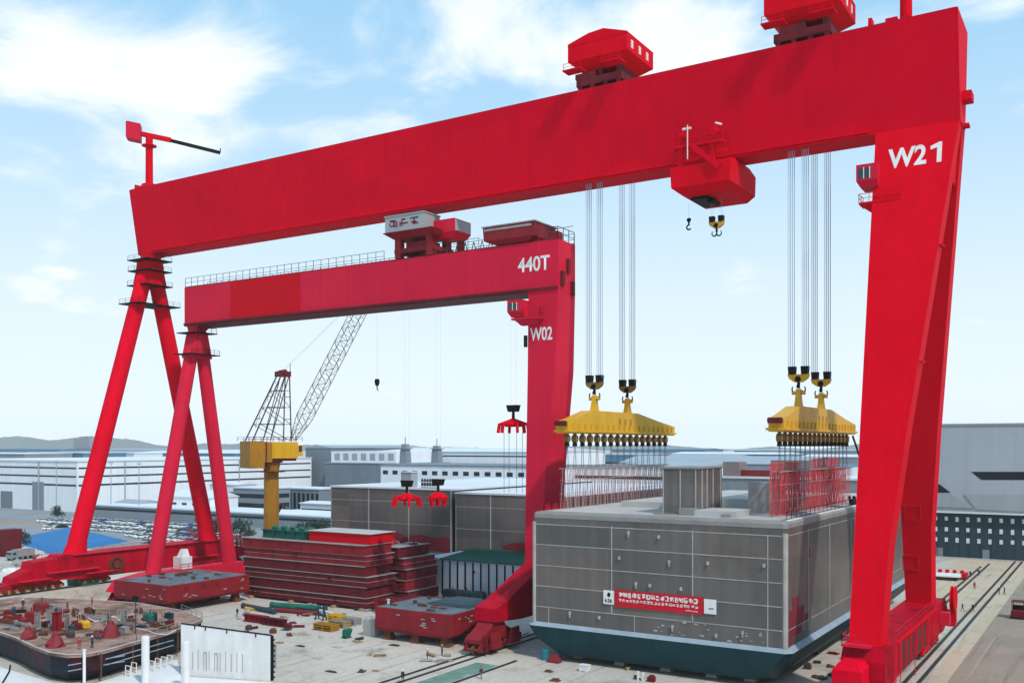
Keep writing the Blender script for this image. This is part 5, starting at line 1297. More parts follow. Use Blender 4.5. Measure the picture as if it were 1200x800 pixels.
def litter(n, seed, region, lab, group, ms, z=0.0):
    rnd = random.Random(seed)
    for i in range(n):
        u, v = region(rnd); p = G(u, v, z + .01); t = thing('steel_offcut', lab, 'offcut', p, group); b = mb(); a = rnd.uniform(0, 3.14); d1 = Vector((math.cos(a), math.sin(a), 0)); d2 = Vector((-d1.y, d1.x, 0)); l_ = rnd.uniform(.4, 1.3)
        k = rnd.randrange(4)
        if k == 0: b.bar(p - d1 * l_ + UP * .15, p + d1 * l_ + UP * .15, .3, .3); b.bar(p - d1 * l_ + UP * .36, p + d1 * l_ + UP * .36, .6, .1)
        elif k == 1: b.bar(p - d1 * l_ * .7 + UP * .06, p + d1 * l_ * .7 + UP * .06, l_, .12); b.bar(p - d1 * l_ * .4 + UP * .22, p + d1 * l_ * .5 + UP * .22 + d2 * .3, l_ * .5, .2)
        elif k == 2: b.tube(p - d1 * l_ + UP * .2, p + d1 * l_ + UP * .2, .2, n=7); b.tube(p - d1 * l_ * .8 + UP * .2 + d2 * .45, p + d1 * l_ * .9 + UP * .2 + d2 * .45, .2, n=7)
        else: b.rect_loft([(p.z, p.x - .5, p.x + .5, p.y - .4, p.y + .4), (p.z + .6, p.x - .5, p.x + .5, p.y - .4, p.y + .4), (p.z + .9, p.x - .2, p.x + .3, p.y - .2, p.y + .3)])
        b.build('offcut_body', M[rnd.choice(ms)], t)
litter(38, 91, lambda r: (r.uniform(278, 440), r.uniform(706, 752) if r.random() < .75 else r.uniform(706, 724)), 'small steel offcut scattered before the long layered stack', 'offcuts scattered before the long stack', ('rust', 'slate', 'trim', 'dark_red', 'wood', 'concrete_block', 'rust', 'boom'))
litter(95, 92, lambda r: (lambda u: (u, 716 + r.random() * (22 + (10 if 30 < u < 150 else 0))))(r.uniform(2, 200)), 'small rusty part among the clutter on the buff hull deck', 'rusty parts on the hull deck', ('rust', 'dark_red', 'slate', 'boom', 'steel_red', 'wood', 'trim', 'dark_red'), 4.22)
litter(16, 93, lambda r: (lambda v: (r.uniform(935, 985) + (800 - v) * .6, v))(r.uniform(765, 798)), 'dark part lying in the shade between the ship section and the W21 leg', 'parts in the shade by the W21 leg', ('boom', 'slate', 'dark_red', 'rust'))
litter(6, 94, lambda r: (r.uniform(640, 900), r.uniform(778, 798)), 'small part lying on the concrete before the ship section', 'parts before the ship section', ('rust', 'trim', 'dark_red', 'wood'))
litter(8, 95, lambda r: (r.uniform(420, 560), r.uniform(752, 795)), 'small scrap on the open concrete by the 440T rail', 'scrap by the 440T rail', ('boom', 'trim', 'wood'))

# ------------------------------------------------------------------ grey ship sections behind
def far_section(x0, x1, y0, y1, h, lab, seed):
    t = thing('ship_section', lab, 'ship section', ((x0 + x1) / 2, (y0 + y1) / 2, 0))
    b = mb(); b.box(x0, x1, y0, y1, 1.2, h); w_ = b.build('side_wall', M['grey_plate'], t)
    b = mb(); b.box(x0 - .2, x1 + .2, y0 - .2, y1 + .2, h, h + .4); b.build('deck', M['roofw'], t)
    b = mb()
    for z in (h * .32, h * .62, h * .86): b.box(x0, x1, y0 - .06, y0, z - .06, z + .06)
    n = 3
    for k in range(n + 1): x = x0 + (x1 - x0) * k / n; b.box(max(x0, x - .15), min(x1, x + .15), y0 - .08, y0, 1.3, h)
    b.box(x1, x1 + .08, y0, y0 + .3, 1.3, h); b.build('weld_seam', M['seam'], w_)
    b = mb(); rnd = random.Random(seed)
    x = x0 + (x1 - x0) * .45
    prof = [(x, h * .46)]
    while x < x1 - 1: x += rnd.uniform(2, 5); prof.append((min(x, x1 - .3), h * rnd.uniform(.47, .53)))
    b.prism_y(prof + [(prof[-1][0], h * .33), (prof[0][0], h * .40)], y0 - .04, y0); b.build('primer_patch', M['primer'], w_)
    b = mb(); b.box(x0 + .4, x1 - .4, y0 + .4, y1 - .4, .012, 1.2); b.build('hull', M['teal'], t)
    return t
far_section(-173.5, -135.2, 187.4, 260, 22.3, 'grey ship section farthest to the left behind the red steel stack', 2)
far_section(-133.8, -104, 187.4, 255, 21.6, 'grey ship section behind the pale striped shed', 3)
p = Vector((-150, 190, 22.7)); t = thing('deck_cabin', 'small grey cabin on the roof edge of the far grey ship section', 'cabin', p); b = mb(); b.box(-151.2, -148, 188.4, 191, 22.7, 26.4); b.build('cabin_wall', M['roofg'], t); b = mb(); b.box(-151.4, -147.8, 188.2, 191.2, 26.4, 26.6); b.build('roof', M['roofw'], t)
t = thing('equipment_rack', 'dark blue rack of bottles on the roof of the far grey ship section', 'rack', (-143, 189, 22.7)); b = mb()
for k in range(7): b.lathe((-145 + k * .8, 189, 22.72), [(.3, 0), (.3, 1.9), (.1, 2.3)], 8)
b.build('bottles', M['slate'], t); b = mb(); b.box(-145.6, -139.6, 188.5, 188.6, 22.9, 23.2); b.box(-145.6, -139.6, 188.5, 188.6, 24.0, 24.2); b.build('frame', M['roofw'], t)

# pale shed with dark posts and green roof
t = thing('storage_shed', 'pale blue clad shed with dark upright joints and green roof', 'shed', (-119, 180, 0))
b = mb(); b.box(-131.4, -106.5, 173, 186, 0, 7.9); ws = b.build('wall', M['shed'], t)
b = mb()
for k in range(13): x = -131.2 + k * 2.05; b.box(x - .19, x + .19, 172.9, 173, .1, 7.7)
b.build('dark_joint', M['black'], ws)
b = mb(); b.hull8([(-127.6, 172.6, 7.9), (-106.2, 172.6, 7.9), (-106.2, 186.4, 8.1), (-127.6, 186.4, 8.1)], [(-127.6, 172.6, 8.15), (-106.2, 172.6, 8.15), (-106.2, 186.4, 9.2), (-127.6, 186.4, 9.2)]); b.build('roof', M['green_roof'], t)
b = mb(); b.box(-131.8, -127.62, 172.6, 186.4, 7.9, 8.25); b.build('roof', M['roofw'], t)
b = mb(); b.box(-118.6, -118.3, 172.82, 172.9, 5.5, 5.9); b.build('lamp', M['black'], t)
for i, (x, y) in enumerate(((-120, 171), (-116.5, 171.3), (-112, 171.2), (-123.5, 170.8))):
    lab = ['second', 'third', 'rightmost', 'leftmost'][i] + ' dark machine box standing along the foot of the pale striped shed'
    t = thing('generator', lab, 'generator', (x, y, 0), 'machine boxes by the striped shed'); b = mb(); b.rect_loft([(0, x - 1.6, x + 1.6, y - .6, y + .8), (1.5, x - 1.6, x + 1.6, y - .6, y + .8), (1.9, x - 1.2, x + 1.2, y - .4, y + .6)]); b.build('housing', M['slate'], t); b = mb(); b.tube((x + .8, y, 1.8), (x + .8, y, 2.5), .12, n=6); b.build('exhaust', M['rust'], t)

# ------------------------------------------------------------------ grey hall on the right
hall = thing('shipyard_hall', 'large blue-grey hall with slanted dark windows over a dark base', 'hall', (0, 340, 0))
HX0, HX1, HYf = -53.0, 75.0, 313.0
b = mb(); b.box(HX0 + .5, HX1, HYf, 420, 0, 13.6); hb_ = b.build('base_wall', M['slate'], hall)
hyf = HYf - 1.4
b = mb(); b.box(HX0, HX1 + .5, hyf, 421, 13.6, 39); hu = b.build('upper_wall', M['hall'], hall)
b = mb(); b.box(HX0 - .3, HX1 + .8, hyf - .3, 421.3, 39, 39.5); b.build('roof_edge', M['hall2'], hall)
b = mb(); b.box(HX0 - .1, HX1, hyf - .25, hyf + .3, 13.1, 13.6); b.build('eave', M['roofw'], hall)
def fpoly(b, pts, y0, y1): b.prism_y([(YX(u, y0), YZ(u, v, y0)) for u, v in pts], y0, y1)
b = mb(); fpoly(b, [(1080, 577), (1114, 577.5), (1141, 595), (1080, 593)], hyf - .35, hyf); b.build('facade_flap', M['hall2'], hu)
b = mb(); fpoly(b, [(1130, 579), (1290, 580), (1290, 604), (1144, 596.5)], hyf - .3, hyf); b.build('facade_flap', M['hall2'], hu)
b = mb(); fpoly(b, [(1138, 552.5), (1290, 552.5), (1290, 562), (1150, 562)], hyf - .06, hyf); b.build('slanted_window', M['band'], hu)
b = mb(); fpoly(b, [(1080, 566), (1101, 567), (1114, 577), (1080, 577)], hyf - .06, hyf); b.build('slanted_window', M['band'], hu)
b = mb()
for k in range(10): x = HX0 + 1.6 + k * 12.9; b.box(x - .03, x + .03, hyf - .03, hyf, 19, 38.8)
b.build('cladding_joint', M['hall'], hu)
M['litpane'] = mat('pale_lit_pane', (.62, .68, .72), .35, .12, .8)  # pale pane colour stands in for light in the windows
b = mb()
for k in range(40): x = HX0 + 2.1 + k * 2.93 + 1.45; b.box(x - .08, x + .08, HYf - .12, HYf, .2, 13.0)
b.build('pilaster', M['slate'], hb_)
rnd = random.Random(2)
for zc_ in (11.2, 8.05, 5.0):
    for k in range(13):
        x = HX0 + 6.0 + k * 2.93; g_ = mb(); g_.box(x - .62, x + .62, HYf - .07, HYf, zc_ - .85, zc_ + .85); wo = g_.build('window_frame', M['slate'], hb_)
        g_ = mb(); g_.box(x - .5, x + .5, HYf - .1, HYf - .07, zc_ - .72 + (rnd.uniform(0, .3)), zc_ + .72); g_.build('window_pane', M['litpane'], hb_)
b = mb()
for x in (-46, -33.5, -21): b.box(x - .9, x + .9, HYf - .08, HYf, 0, 2.6)
build_each(b, 'door', M['bgrey'], hall)
sheet('pavement', [(-53, 309), (70, 309), (70, 312.9), (-53, 312.9)], .02, M['concrete_block'])

# ------------------------------------------------------------------ buildings behind
def building(lab, x0, x1, y0, y1, h, wall, roof, gable=0, bands=(), band_faces='yx', cols=None, name='warehouse', cat='warehouse', fascia=True, doors=()):
    t = thing(name, lab, cat, ((x0 + x1) / 2, (y0 + y1) / 2, 0))
    b = mb(); b.box(x0, x1, y0, y1, 0, h); wl = b.build('wall', M[wall], t)
    b = mb()
    if gable:
        if (x1 - x0) >= (y1 - y0): ym = (y0 + y1) / 2; b.prism_x([(y0 - .5, h), (y1 + .5, h), (y1 + .5, h + .3), (ym, h + gable), (y0 - .5, h + .3)], x0 - .4, x1 + .4)
        else: xm = (x0 + x1) / 2; b.prism_y([(x0 - .5, h), (x1 + .5, h), (x1 + .5, h + .3), (xm, h + gable), (x0 - .5, h + .3)], y0 - .4, y1 + .4)
    else: b.box(x0 - .4, x1 + .4, y0 - .4, y1 + .4, h, h + .6)
    b.build('roof', M[roof], t)
    for z0, z1 in bands:
        b = mb()
        if 'y' in band_faces: b.box(x0 + .8, x1 - .8, y0 - .08, y0, z0, z1)
        if 'x' in band_faces: b.box(x1, x1 + .08, y0 + .8, y1 - .8, z0, z1)
        b.build('window_band', M['band'], wl)
    if cols:
        zc0, zc1, nx = cols
        for k in range(nx):
            x = x0 + (x1 - x0) * (k + .5) / nx; wdt = min(1.6, (x1 - x0) / nx * .28); b = mb(); b.box(x - wdt, x + wdt, y0 - .08, y0, zc0, zc1); b.build('window', M['band'], wl)
    for a, c, hh, mm in doors: b = mb(); b.box(a, c, y0 - .12, y0, 0, hh); b.build('door', M[mm], wl)
    return t
wb = building('long white factory hall with three dark window strips, far left', -560, -438, 291, 455, 25, 'bwhite', 'roofw', 0, ((21.4, 22.2), (17.2, 18.0), (12.8, 13.7)), 'yx', None, 'factory_hall', 'factory hall', True, ((-505, -494, 9, 'dgrey'), (-476, -466, 14.5, 'bgrey')))
b = mb()
for y in (318, 345, 395): b.tube((-437.6, y, 0), (-437.6, y, 24.8), .3, n=6)
b.tube((-470, 290.6, 0), (-470, 290.6, 24.8), .35, n=6); b.build('downpipe', M['roofg'], wb)
building('long low grey shed with white roof edge beyond the car park', -404, -232, 276, 296, 5.4, 'bgrey', 'roofw', 0, ((3.6, 4.4),), 'y')
p = W(242, 445); building('small white gabled house with dark windows beyond the low shed', p.x - 16, p.x + 12, p.y - 8, p.y + 8, 9.5, 'bwhite', 'roofw', 3.2, (), '', (4.6, 7.0, 4), 'house', 'house')
p = W(306, 480); building('grey office with dark glass front left of the yellow crane pedestal', p.x - 11, p.x + 12, p.y - 8, p.y + 8, 12, 'bgrey', 'roofw', 0, ((3, 5), (7.5, 9.5)), 'yx', None, 'office_block', 'office')
p = W(360, 500); building('dark colonnaded shed right of the yellow crane pedestal', p.x - 24, p.x + 16, p.y - 8, p.y + 8, 11, 'dgrey', 'roofw', 0, (), '', (1, 9, 13))
building('dark grey tall shed at the left of the white rooftop block', -450, -428, 462, 560, 31.5, 'dgrey', 'roofg', 2)
wr = building('dark grey shed carrying a white rooftop block with openings', -426, -368, 455, 560, 22, 'dgrey', 'roofg', 0)
b = mb(); b.box(-422, -370, 456, 500, 22.6, 29.5); rb = b.build('rooftop_block', M['bwhite'], wr)
b = mb()
for k in range(7): x = -419 + k * 7.2; b.box(x, x + 4.2, 455.9, 456, 24, 28.2)
b.build('opening', M['roofg'], rb)
building('long white building with a row of small dark windows behind the ship sections', -318, -225, 380, 430, 23, 'bwhite', 'dgrey', 0, (), '', (18.6, 20.6, 15))
p = W(545, 620); building('white factory with flat pale roof behind the row of small windows', p.x - 75, p.x + 60, p.y, p.y + 80, 29, 'bwhite', 'roofw', 2.5, ((26, 26.8),), 'y')
for i, (u, lab) in enumerate(((475, 'left grey chimney tower above the white factory'), (512, 'right grey chimney tower above the white factory'))):
    p = W(u, 560); t = thing('chimney_tower', lab, 'tower', p); b = mb(); b.rect_loft([(0, p.x - 3.4, p.x + 3.4, p.y - 3, p.y + 3), (29, p.x - 2.4, p.x + 2.4, p.y - 2, p.y + 2), (34 - i, p.x - 1.6, p.x + 1.6, p.y - 1.5, p.y + 1.5)]); b.build('tower_shaft', M['bgrey'], t); b = mb(); b.box(p.x - 3, p.x + 3, p.y - 2.6, p.y + 2.6, 31, 31.4); b.tube((p.x, p.y, 34 - i), (p.x, p.y, 38 - i), .25, n=6); b.build('top_platform', M['bgrey'], t)
building('white warehouse seen through the slings of the left lifting beam', -180, -136, 330, 380, 25, 'bwhite', 'roofg', 1.5, ((20.5, 21.6),), 'y')
t_ = building('grey warehouse with brown roof boxes behind the right lifting beam', -112, -58, 300, 326, 22.6, 'bgrey', 'roofw', 0)
b = mb(); b.box(-109, -103.5, 301, 308, 23.2, 27.8); b.box(-94, -82, 303, 312, 23.2, 28.4); build_each(b, 'rooftop_box', mat('brown_grey_box', (.22, .17, .165), .6), t_)
b = mb(); b.box(-103.5, -94, 302, 306, 23.2, 25.2); b.build('rooftop_duct', M['primer'], t_)
p = W(838, 640); building('long blue-grey roofed works beyond the deckhouse', p.x - 70, p.x + 60, p.y, p.y + 60, 21, 'bgrey', 'roofg', 5)
p = W(800, 480); building('pale low works behind the deckhouse', p.x - 45, p.x + 45, p.y, p.y + 40, 15, 'roofw', 'roofw', 3, ((8, 10),), 'y')
p = W(855, 390); building('white low hut left of the warehouse with brown roof boxes', p.x - 9, p.x + 12, p.y, p.y + 14, 17, 'bwhite', 'roofg', 3)
p = W(68, 800); building('teal glazed long building above the far left factory hall', p.x - 42, p.x + 34, p.y, p.y + 40, 27, 'roofb', 'roofw', 0, ((22.5, 24),), 'y')
p = W(10, 760); building('grey long roofed building at the far left above the factory hall', p.x - 60, p.x + 22, p.y, p.y + 40, 26.5, 'bgrey', 'roofw', 1)
p = W(135, 860); building('small white building right of the teal glazed one', p.x - 12, p.x + 26, p.y, p.y + 30, 26, 'bwhite', 'roofw', 0, ((20, 22),), 'y')
p = W(205, 900); building('long pale warehouse between the sloping crane legs', p.x - 60, p.x + 80, p.y, p.y + 50, 26, 'roofb', 'roofw', 2)
far = [(30, 1250, 150, 30.0, 'bgrey', 'roofb', 'farthest left grey warehouse below the hills'), (150, 1300, 130, 29, 'roofw', 'roofg', 'pale warehouse below the left hills'), (250, 1200, 120, 28, 'bgrey', 'roofw', 'grey warehouse below the hills left of the yellow crane'),
       (620, 1000, 90, 30, 'bwhite', 'roofw', 'white works far off just left of the W02 leg'), (700, 950, 110, 26, 'roofb', 'roofg', 'blue-grey works far off under the left lifting beam'), (770, 1150, 120, 30, 'bgrey', 'roofb', 'far blue-roofed works left of the deckhouse top'),
       (850, 900, 110, 27, 'roofb', 'roofw', 'far blue works with pale roof between the two lifting beams'), (930, 1100, 140, 29, 'bgrey', 'roofg', 'far grey works behind the right lifting beam'), (990, 760, 70, 26, 'bgrey', 'roofw', 'grey works just left of the W21 leg'), (420, 1000, 60, 30, 'bgrey', 'roofg', 'far grey block above the white rooftop block'), (880, 620, 60, 18, 'roofw', 'roofg', 'pale works left of the right lifting beam')]
for u, d0, wd, h, wl_, rf, lab in far:
    p = W(u, d0); building(lab, p.x - wd / 2, p.x + wd / 2, p.y, p.y + 60, h - 2, wl_, rf, 2, ((h * .6, h * .66),), 'y')
for i, (u, d0, s) in enumerate(((105, 2000, 1.0), (96, 2020, .7))):
    p = W(u, d0); t = thing('tower_block', ['taller', 'lower'][i] + ' pale tower block on the far left hill', 'tower block', p); b = mb(); b.box(p.x - 16 * s, p.x + 16 * s, p.y - 12, p.y + 12, 0, 33 + (522 - 511.5) * d0 / F if i == 0 else 47); b.build('wall', M['bgrey'], t)

small = [(118, 520, 26, 8, 'bgrey', 'roofw', 0, 'low grey workshop just right of the front W21 tube leg'), (150, 455, 18, 6, 'roofw', 'roofg', 1.5, 'pale hut beyond the car park between the W21 tube legs'), (205, 430, 20, 5, 'dgrey', 'roofg', 0, 'dark low hut beyond the car park beside the 440T front tube leg'),
         (262, 520, 22, 12, 'bwhite', 'roofw', 1.5, 'white workshop between the rear tube legs of both cranes'), (345, 400, 22, 5, 'bgrey', 'roofw', 0, 'grey low hut right of the yellow crane pedestal'), (375, 430, 24, 7, 'roofw', 'roofw', 1, 'pale hut left of the far grey ship section'),
         (690, 520, 30, 19, 'bwhite', 'roofg', 2, 'white workshop behind the near slings of the left lifting beam'), (745, 560, 34, 20, 'roofw', 'roofw', 2, 'pale workshop behind the far slings of the left lifting beam'), (905, 470, 26, 19, 'bwhite', 'roofw', 0, 'white workshop behind the right red screens'), (965, 520, 30, 22, 'roofw', 'roofb', 1, 'pale workshop with blue roof left of the W21 leg'),
         (560, 800, 70, 30, 'roofw', 'roofw', 1, 'pale long works above the row of small windows'), (820, 760, 60, 24, 'bwhite', 'roofg', 2, 'white works above the deckhouse roof'), (610, 720, 40, 27, 'bgrey', 'roofw', 1, 'grey works at the left edge of the W02 leg')]
for u, d0, wd, h, wl_, rf, gb, lab in small:
    p = W(u, d0); building(lab, p.x - wd / 2, p.x + wd / 2, p.y, p.y + wd * .6, h, wl_, rf, gb, ((h * .55, h * .7),), 'y', None, 'workshop', 'workshop', True, ((p.x - 2, p.x + 2, h * .4, 'dgrey'),))

# blue tarpaulin on the ground, thrown over low heaps
t = thing('tarpaulin', 'huge bright blue tarpaulin spread on the ground beyond the W21 tube legs', 'tarpaulin', (-300, 205, 0))
b = mb(); P4 = [G(8, 644), G(50, 624), G(140, 622.5), G(118, 641)]
P4 = [G(10, 633), G(62, 650), G(150, 634), G(82, 618)]
n = 14; vs = []; rnd = random.Random(4)
for i in range(n + 1):
    for j in range(n + 1):
        a_ = P4[0].lerp(P4[1], i / n); c_ = P4[3].lerp(P4[2], i / n); q = a_.lerp(c_, j / n)
        edge = min(i, j, n - i, n - j); q.z = .05 if edge == 0 else .9 + rnd.uniform(-.12, .12)
        q.x += rnd.uniform(-.8, .8); q.y += rnd.uniform(-.8, .8); vs.append(q)
fs = [[i * (n + 1) + j, (i + 1) * (n + 1) + j, (i + 1) * (n + 1) + j + 1, i * (n + 1) + j + 1] for i in range(n) for j in range(n)]
b.add(vs, fs); b.build('sheet', M['blue'], t, True)
rnd = random.Random(12)
for i, (u, v) in enumerate(((12, 641), (22, 646), (34, 651), (48, 655), (62, 657), (76, 655), (90, 652), (28, 662), (6, 668), (16, 672))):
    p = G(u, v); lab = ['grey', 'white', 'dark', 'rusty', 'pale', 'brown', 'greenish', 'stained', 'low grey', 'low white'][i] + ' rubble heap along the near side of the blue tarpaulin'
    t = thing('rubble_heap', lab, 'rubble heap', p, 'heaps before the tarpaulin'); b = mb()
    for k in range(4): b.blob((p.x + rnd.uniform(-3, 3), p.y + rnd.uniform(-1.5, 1.5), .4), rnd.uniform(1.2, 2.6), rnd.uniform(1, 2), rnd.uniform(.6, 1.5), 8, 5, .3)
    b.build('heap_body', M[['concrete_block', 'dirty_white', 'slate', 'rust', 'deck', 'wood', 'teal', 'trim', 'concrete_block', 'dirty_white'][i]], t)

# ------------------------------------------------------------------ cars, trucks
def car_mesh(name, paint):
    b = mb()
    def sec(x, y0, y1, z0, z1): return [(x, y0, z0), (x, y1, z0), (x, y1, z1), (x, y0, z1)]
    b.rings([sec(-2.2, -.75, .75, .35, .75), sec(-2.05, -.85, .85, .25, .9), sec(-.9, -.88, .88, .22, .95), sec(1.6, -.88, .88, .22, .92), sec(2.1, -.82, .82, .28, .8), sec(2.2, -.7, .7, .4, .65)], 0)
    b.rings([[(-1.95, -.74, .9), (1.15, -.74, .9), (1.15, .74, .9), (-1.95, .74, .9)], [(-1.35, -.60, 1.42), (.35, -.60, 1.42), (.35, .60, 1.42), (-1.35, .60, 1.42)]], 1)
    b.box(-1.3, .3, -.58, .58, 1.42, 1.47, 0)
    for x in (-1.35, 1.35):
        for y in (-.8, .8): b.disc((x, y, .32), (0, 1, 0), .32, .2, 10, 2)
    o = b.build(name, [paint, M['glass'], M['rubber']])
    return o
cols = [('white', (.75, .75, .74)), ('silver', (.45, .47, .48)), ('black', (.02, .02, .022)), ('dark grey', (.10, .105, .11)), ('red', (.42, .02, .025)), ('blue', (.03, .08, .26))]
protos = []
for nm, c in cols:
    o = car_mesh('parked_car', mat('car_paint_' + nm.replace(' ', '_'), c, .3, .02, 1)); protos.append(o); tag(o, None, 'car', 'cars in the crowded car park')
rnd = random.Random(77); first = [True] * 6
nrow = 0
for row in range(9):
    y = 212 + row * 6.3 + (3.0 if row % 2 else 0)
    for k in range(46):
        x = -402 + k * 3.05 + (row * 1.1) + (row % 2) * .7
        if x > -262: continue
        d0 = -ST * x + CT * y; u = 600 + (CT * x + ST * y) / d0 * F; v = 522 + 33 * F / d0
        if u < 12 or u > 285 or rnd.random() < .14: continue
        if 5 < u < 160 and v > 617 + abs(u - 82) * .16: continue
        if u < 55 and v > 612: continue
        ci = rnd.choices(range(6), (55, 17, 8, 10, 5, 5))[0]
        loc = (x + rnd.uniform(-.2, .2), y + rnd.uniform(-.5, .5), .012); rz = R(90) + rnd.uniform(-.06, .06) + (math.pi if rnd.random() < .4 else 0)
        lab = cols[ci][0] + ' car parked in the crowded car park beyond the blue tarpaulin'
        if first[ci]: o = protos[ci]; first[ci] = False
        else: o = protos[ci].copy(); COL.objects.link(o)
        o.location = loc; o.rotation_euler = (0, 0, rz); o['label'] = lab; nrow += 1
for i in range(6):
    if first[i]: bpy.data.objects.remove(protos[i])
sheet('car_park', [(-420, 205), (-250, 205), (-250, 272), (-420, 272)], .009, M['far_ground'])

def truck(loc, rz, lab, mcab, mbody, tank=False):
    t = thing('truck', lab, 'truck', loc); x, y, z = loc
    b = mb(); b.rect_loft([(z + .6, x - 4, x - 2, y - 1.15, y + 1.15), (z + 1.6, x - 4, x - 2, y - 1.15, y + 1.15), (z + 2.7, x - 3.7, x - 2, y - 1.05, y + 1.05)]); cb_ = b.build('cab', mcab, t)
    b = mb(); b.box(x - 3.98, x - 3.9, y - .95, y + .95, z + 1.65, z + 2.3); b.box(x - 3.5, x - 2.5, y - 1.2, y - 1.12, z + 1.6, z + 2.3); b.build('window', M['glass'], cb_)
    b = mb(); b.box(x - 1.9, x + 4, y - 1.2, y + 1.2, z + .95, z + 3.0); b.box(x - 1.9, x + 4, y - .9, y + .9, z + .7, z + .95); b.build('cargo_box', mbody, t)
    for wx in (-3, .8, 2.6):
        for wy in (-1, 1): b = mb(); b.disc((x + wx, y + wy, z + .5), (0, 1, 0), .5, .3, 12); b.build('wheel', M['rubber'], t)
    t.rotation_euler = (0, 0, rz); return t
p = G(10, 686); truck((p.x, p.y, 0), R(20), 'white box truck at the left edge before the W21 bogies', M['white'], M['dirty_white'])
p = G(24, 655); truck((p.x, p.y, .01), R(100), 'grey box truck beyond the white truck at the left edge', M['bgrey'], M['trim'])
# small red tractor on the road
p = G(1192, 724); t = thing('tow_tractor', 'dark red tow tractor with a driver post parked on the road', 'tractor', p); x, y, z = p
b = mb(); b.rect_loft([(.45, x - .95, x + 1.5, y - 1.5, y + 2.2), (1.5, x - .95, x + 1.5, y - 1.5, y + 2.2), (1.7, x - .8, x + 1.3, y - 1.3, y + 2)]); b.build('body', M['dark_red'], t)
b = mb(); b.box(x - .8, x + 1.3, y + .2, y + .5, 1.7, 2.5); b.box(x - .3, x + .9, y + .5, y + 1.0, 1.7, 1.95); b.build('seat', M['black'], t)
b = mb()
for a, c in ((-.8, 1.8), (1.2, 1.8), (-.8, -1.1), (1.2, -1.1)): b.tube((x + a, y + c, 1.6), (x + a, y + c, 3.2), .07, n=6)
b.box(x - .95, x + 1.35, y - 1.2, y + 1.9, 3.2, 3.3); b.build('roof_frame', M['dark_red'], t)
for a in (-.9, 1.45):
    for c in (-.9, 1.5): b = mb(); b.disc((x + a, y + c, .48), (1, 0, 0), .48, .3, 12); b.build('wheel', M['rubber'], t)
p = G(1107, 679); t = thing('flat_bed', 'white flat bed trailer with red fittings behind the W21 leg', 'trailer', p); b = mb(); b.box(p.x - 4.5, p.x + 3.5, p.y - 1.5, p.y + 6, .9, 1.15); b.build('bed', M['dirty_white'], t)
b = mb()
for k in range(5): b.box(p.x - 4 + k * 1.7, p.x - 3.2 + k * 1.7, p.y + 5.2, p.y + 6.2, 1.15, 1.9)
b.box(p.x + 3.5, p.x + 4.6, p.y + 2, p.y + 6.2, .5, 1.5); b.build('fitting', M['new_red'], t); b = mb()
for xx in (-3.6, 2.4):
    for yy in (-.6, 4.6): b.disc((p.x + xx, p.y + yy, .45), (1, 0, 0), .45, .4, 12)
build_each(b, 'wheel', M['rubber'], t)

# ------------------------------------------------------------------ people
def person_mesh(pose):
    V = [(0, 0, .95), (0, 0, 1.2), (0, .01, 1.42), (0, 0, 1.52), (0, .01, 1.66)]     # pelvis chest neck head
    Rr = [(.15, .11), (.15, .11), (.17, .10), (.06, .06), (.095, .11)]
    E = [(0, 1), (1, 2), (2, 3), (3, 4)]
    st = .16 if pose == 'walk' else .03
    def limb(root, pts):
        prev = root
        for c, r in pts: V.append(c); Rr.append((r, r)); E.append((prev, len(V) - 1)); prev = len(V) - 1
    for s in (-1, 1):
        k = s * st
        limb(0, [((s * .10, 0, .86), .10), ((s * .11, k * .9 + .02, .48), .07), ((s * .11, k * 1.6 - (.06 if k < 0 else 0), .09), .05), ((s * .12, k * 1.6 + .13, .05), .045)])
        a = -k * 1.2
        limb(2, [((s * .20, 0, 1.40), .065), ((s * .25, a * .5, 1.14), .05), ((s * .24, a + .08, .90), .04), ((s * .23, a + .12, .80), .035)])
    me = bpy.data.meshes.new('person'); me.from_pydata(V, E, [])
    o = bpy.data.objects.new('person_source', me); COL.objects.link(o)
    md = o.modifiers.new('skin', 'SKIN'); sv = me.skin_vertices[0].data
    for i, r in enumerate(Rr): sv[i].radius = r
    sv[0].use_root = True
    o.modifiers.new('sub', 'SUBSURF').levels = 1
    bpy.context.view_layer.update()
    m2 = bpy.data.meshes.new_from_object(o.evaluated_get(bpy.context.evaluated_depsgraph_get()))
    bpy.data.objects.remove(o); bpy.data.meshes.remove(me)
    m2.name = 'person'; 
    for p_ in m2.polygons: p_.use_smooth = True
    return m2
PM = {k: person_mesh(k) for k in ('walk', 'stand')}
def dress(me, top, trs):
    m = me.copy(); m.materials.clear()
    for q in (M['skin'], top, trs, M['rubber']): m.materials.append(q)
    for p_ in m.polygons:
        z = p_.center.z; ax = abs(p_.center.x)
        p_.material_index = 3 if z < .12 else (2 if z < .93 and ax < .19 else (0 if (z > 1.5 or (z < .86 and ax > .17)) else 1))
    return m
CL = {'navy': mat('navy_overalls', (.025, .035, .07), .8), 'orange': mat('orange_vest', (.65, .14, .02), .8), 'grey': mat('grey_overalls', (.12, .12, .125), .8), 'black': mat('black_jacket', (.02, .02, .022), .8), 'red': mat('red_jacket', (.38, .03, .03), .8)}
HL = {'white': M['white'], 'yellow': M['amber'], 'red': M['new_red']}
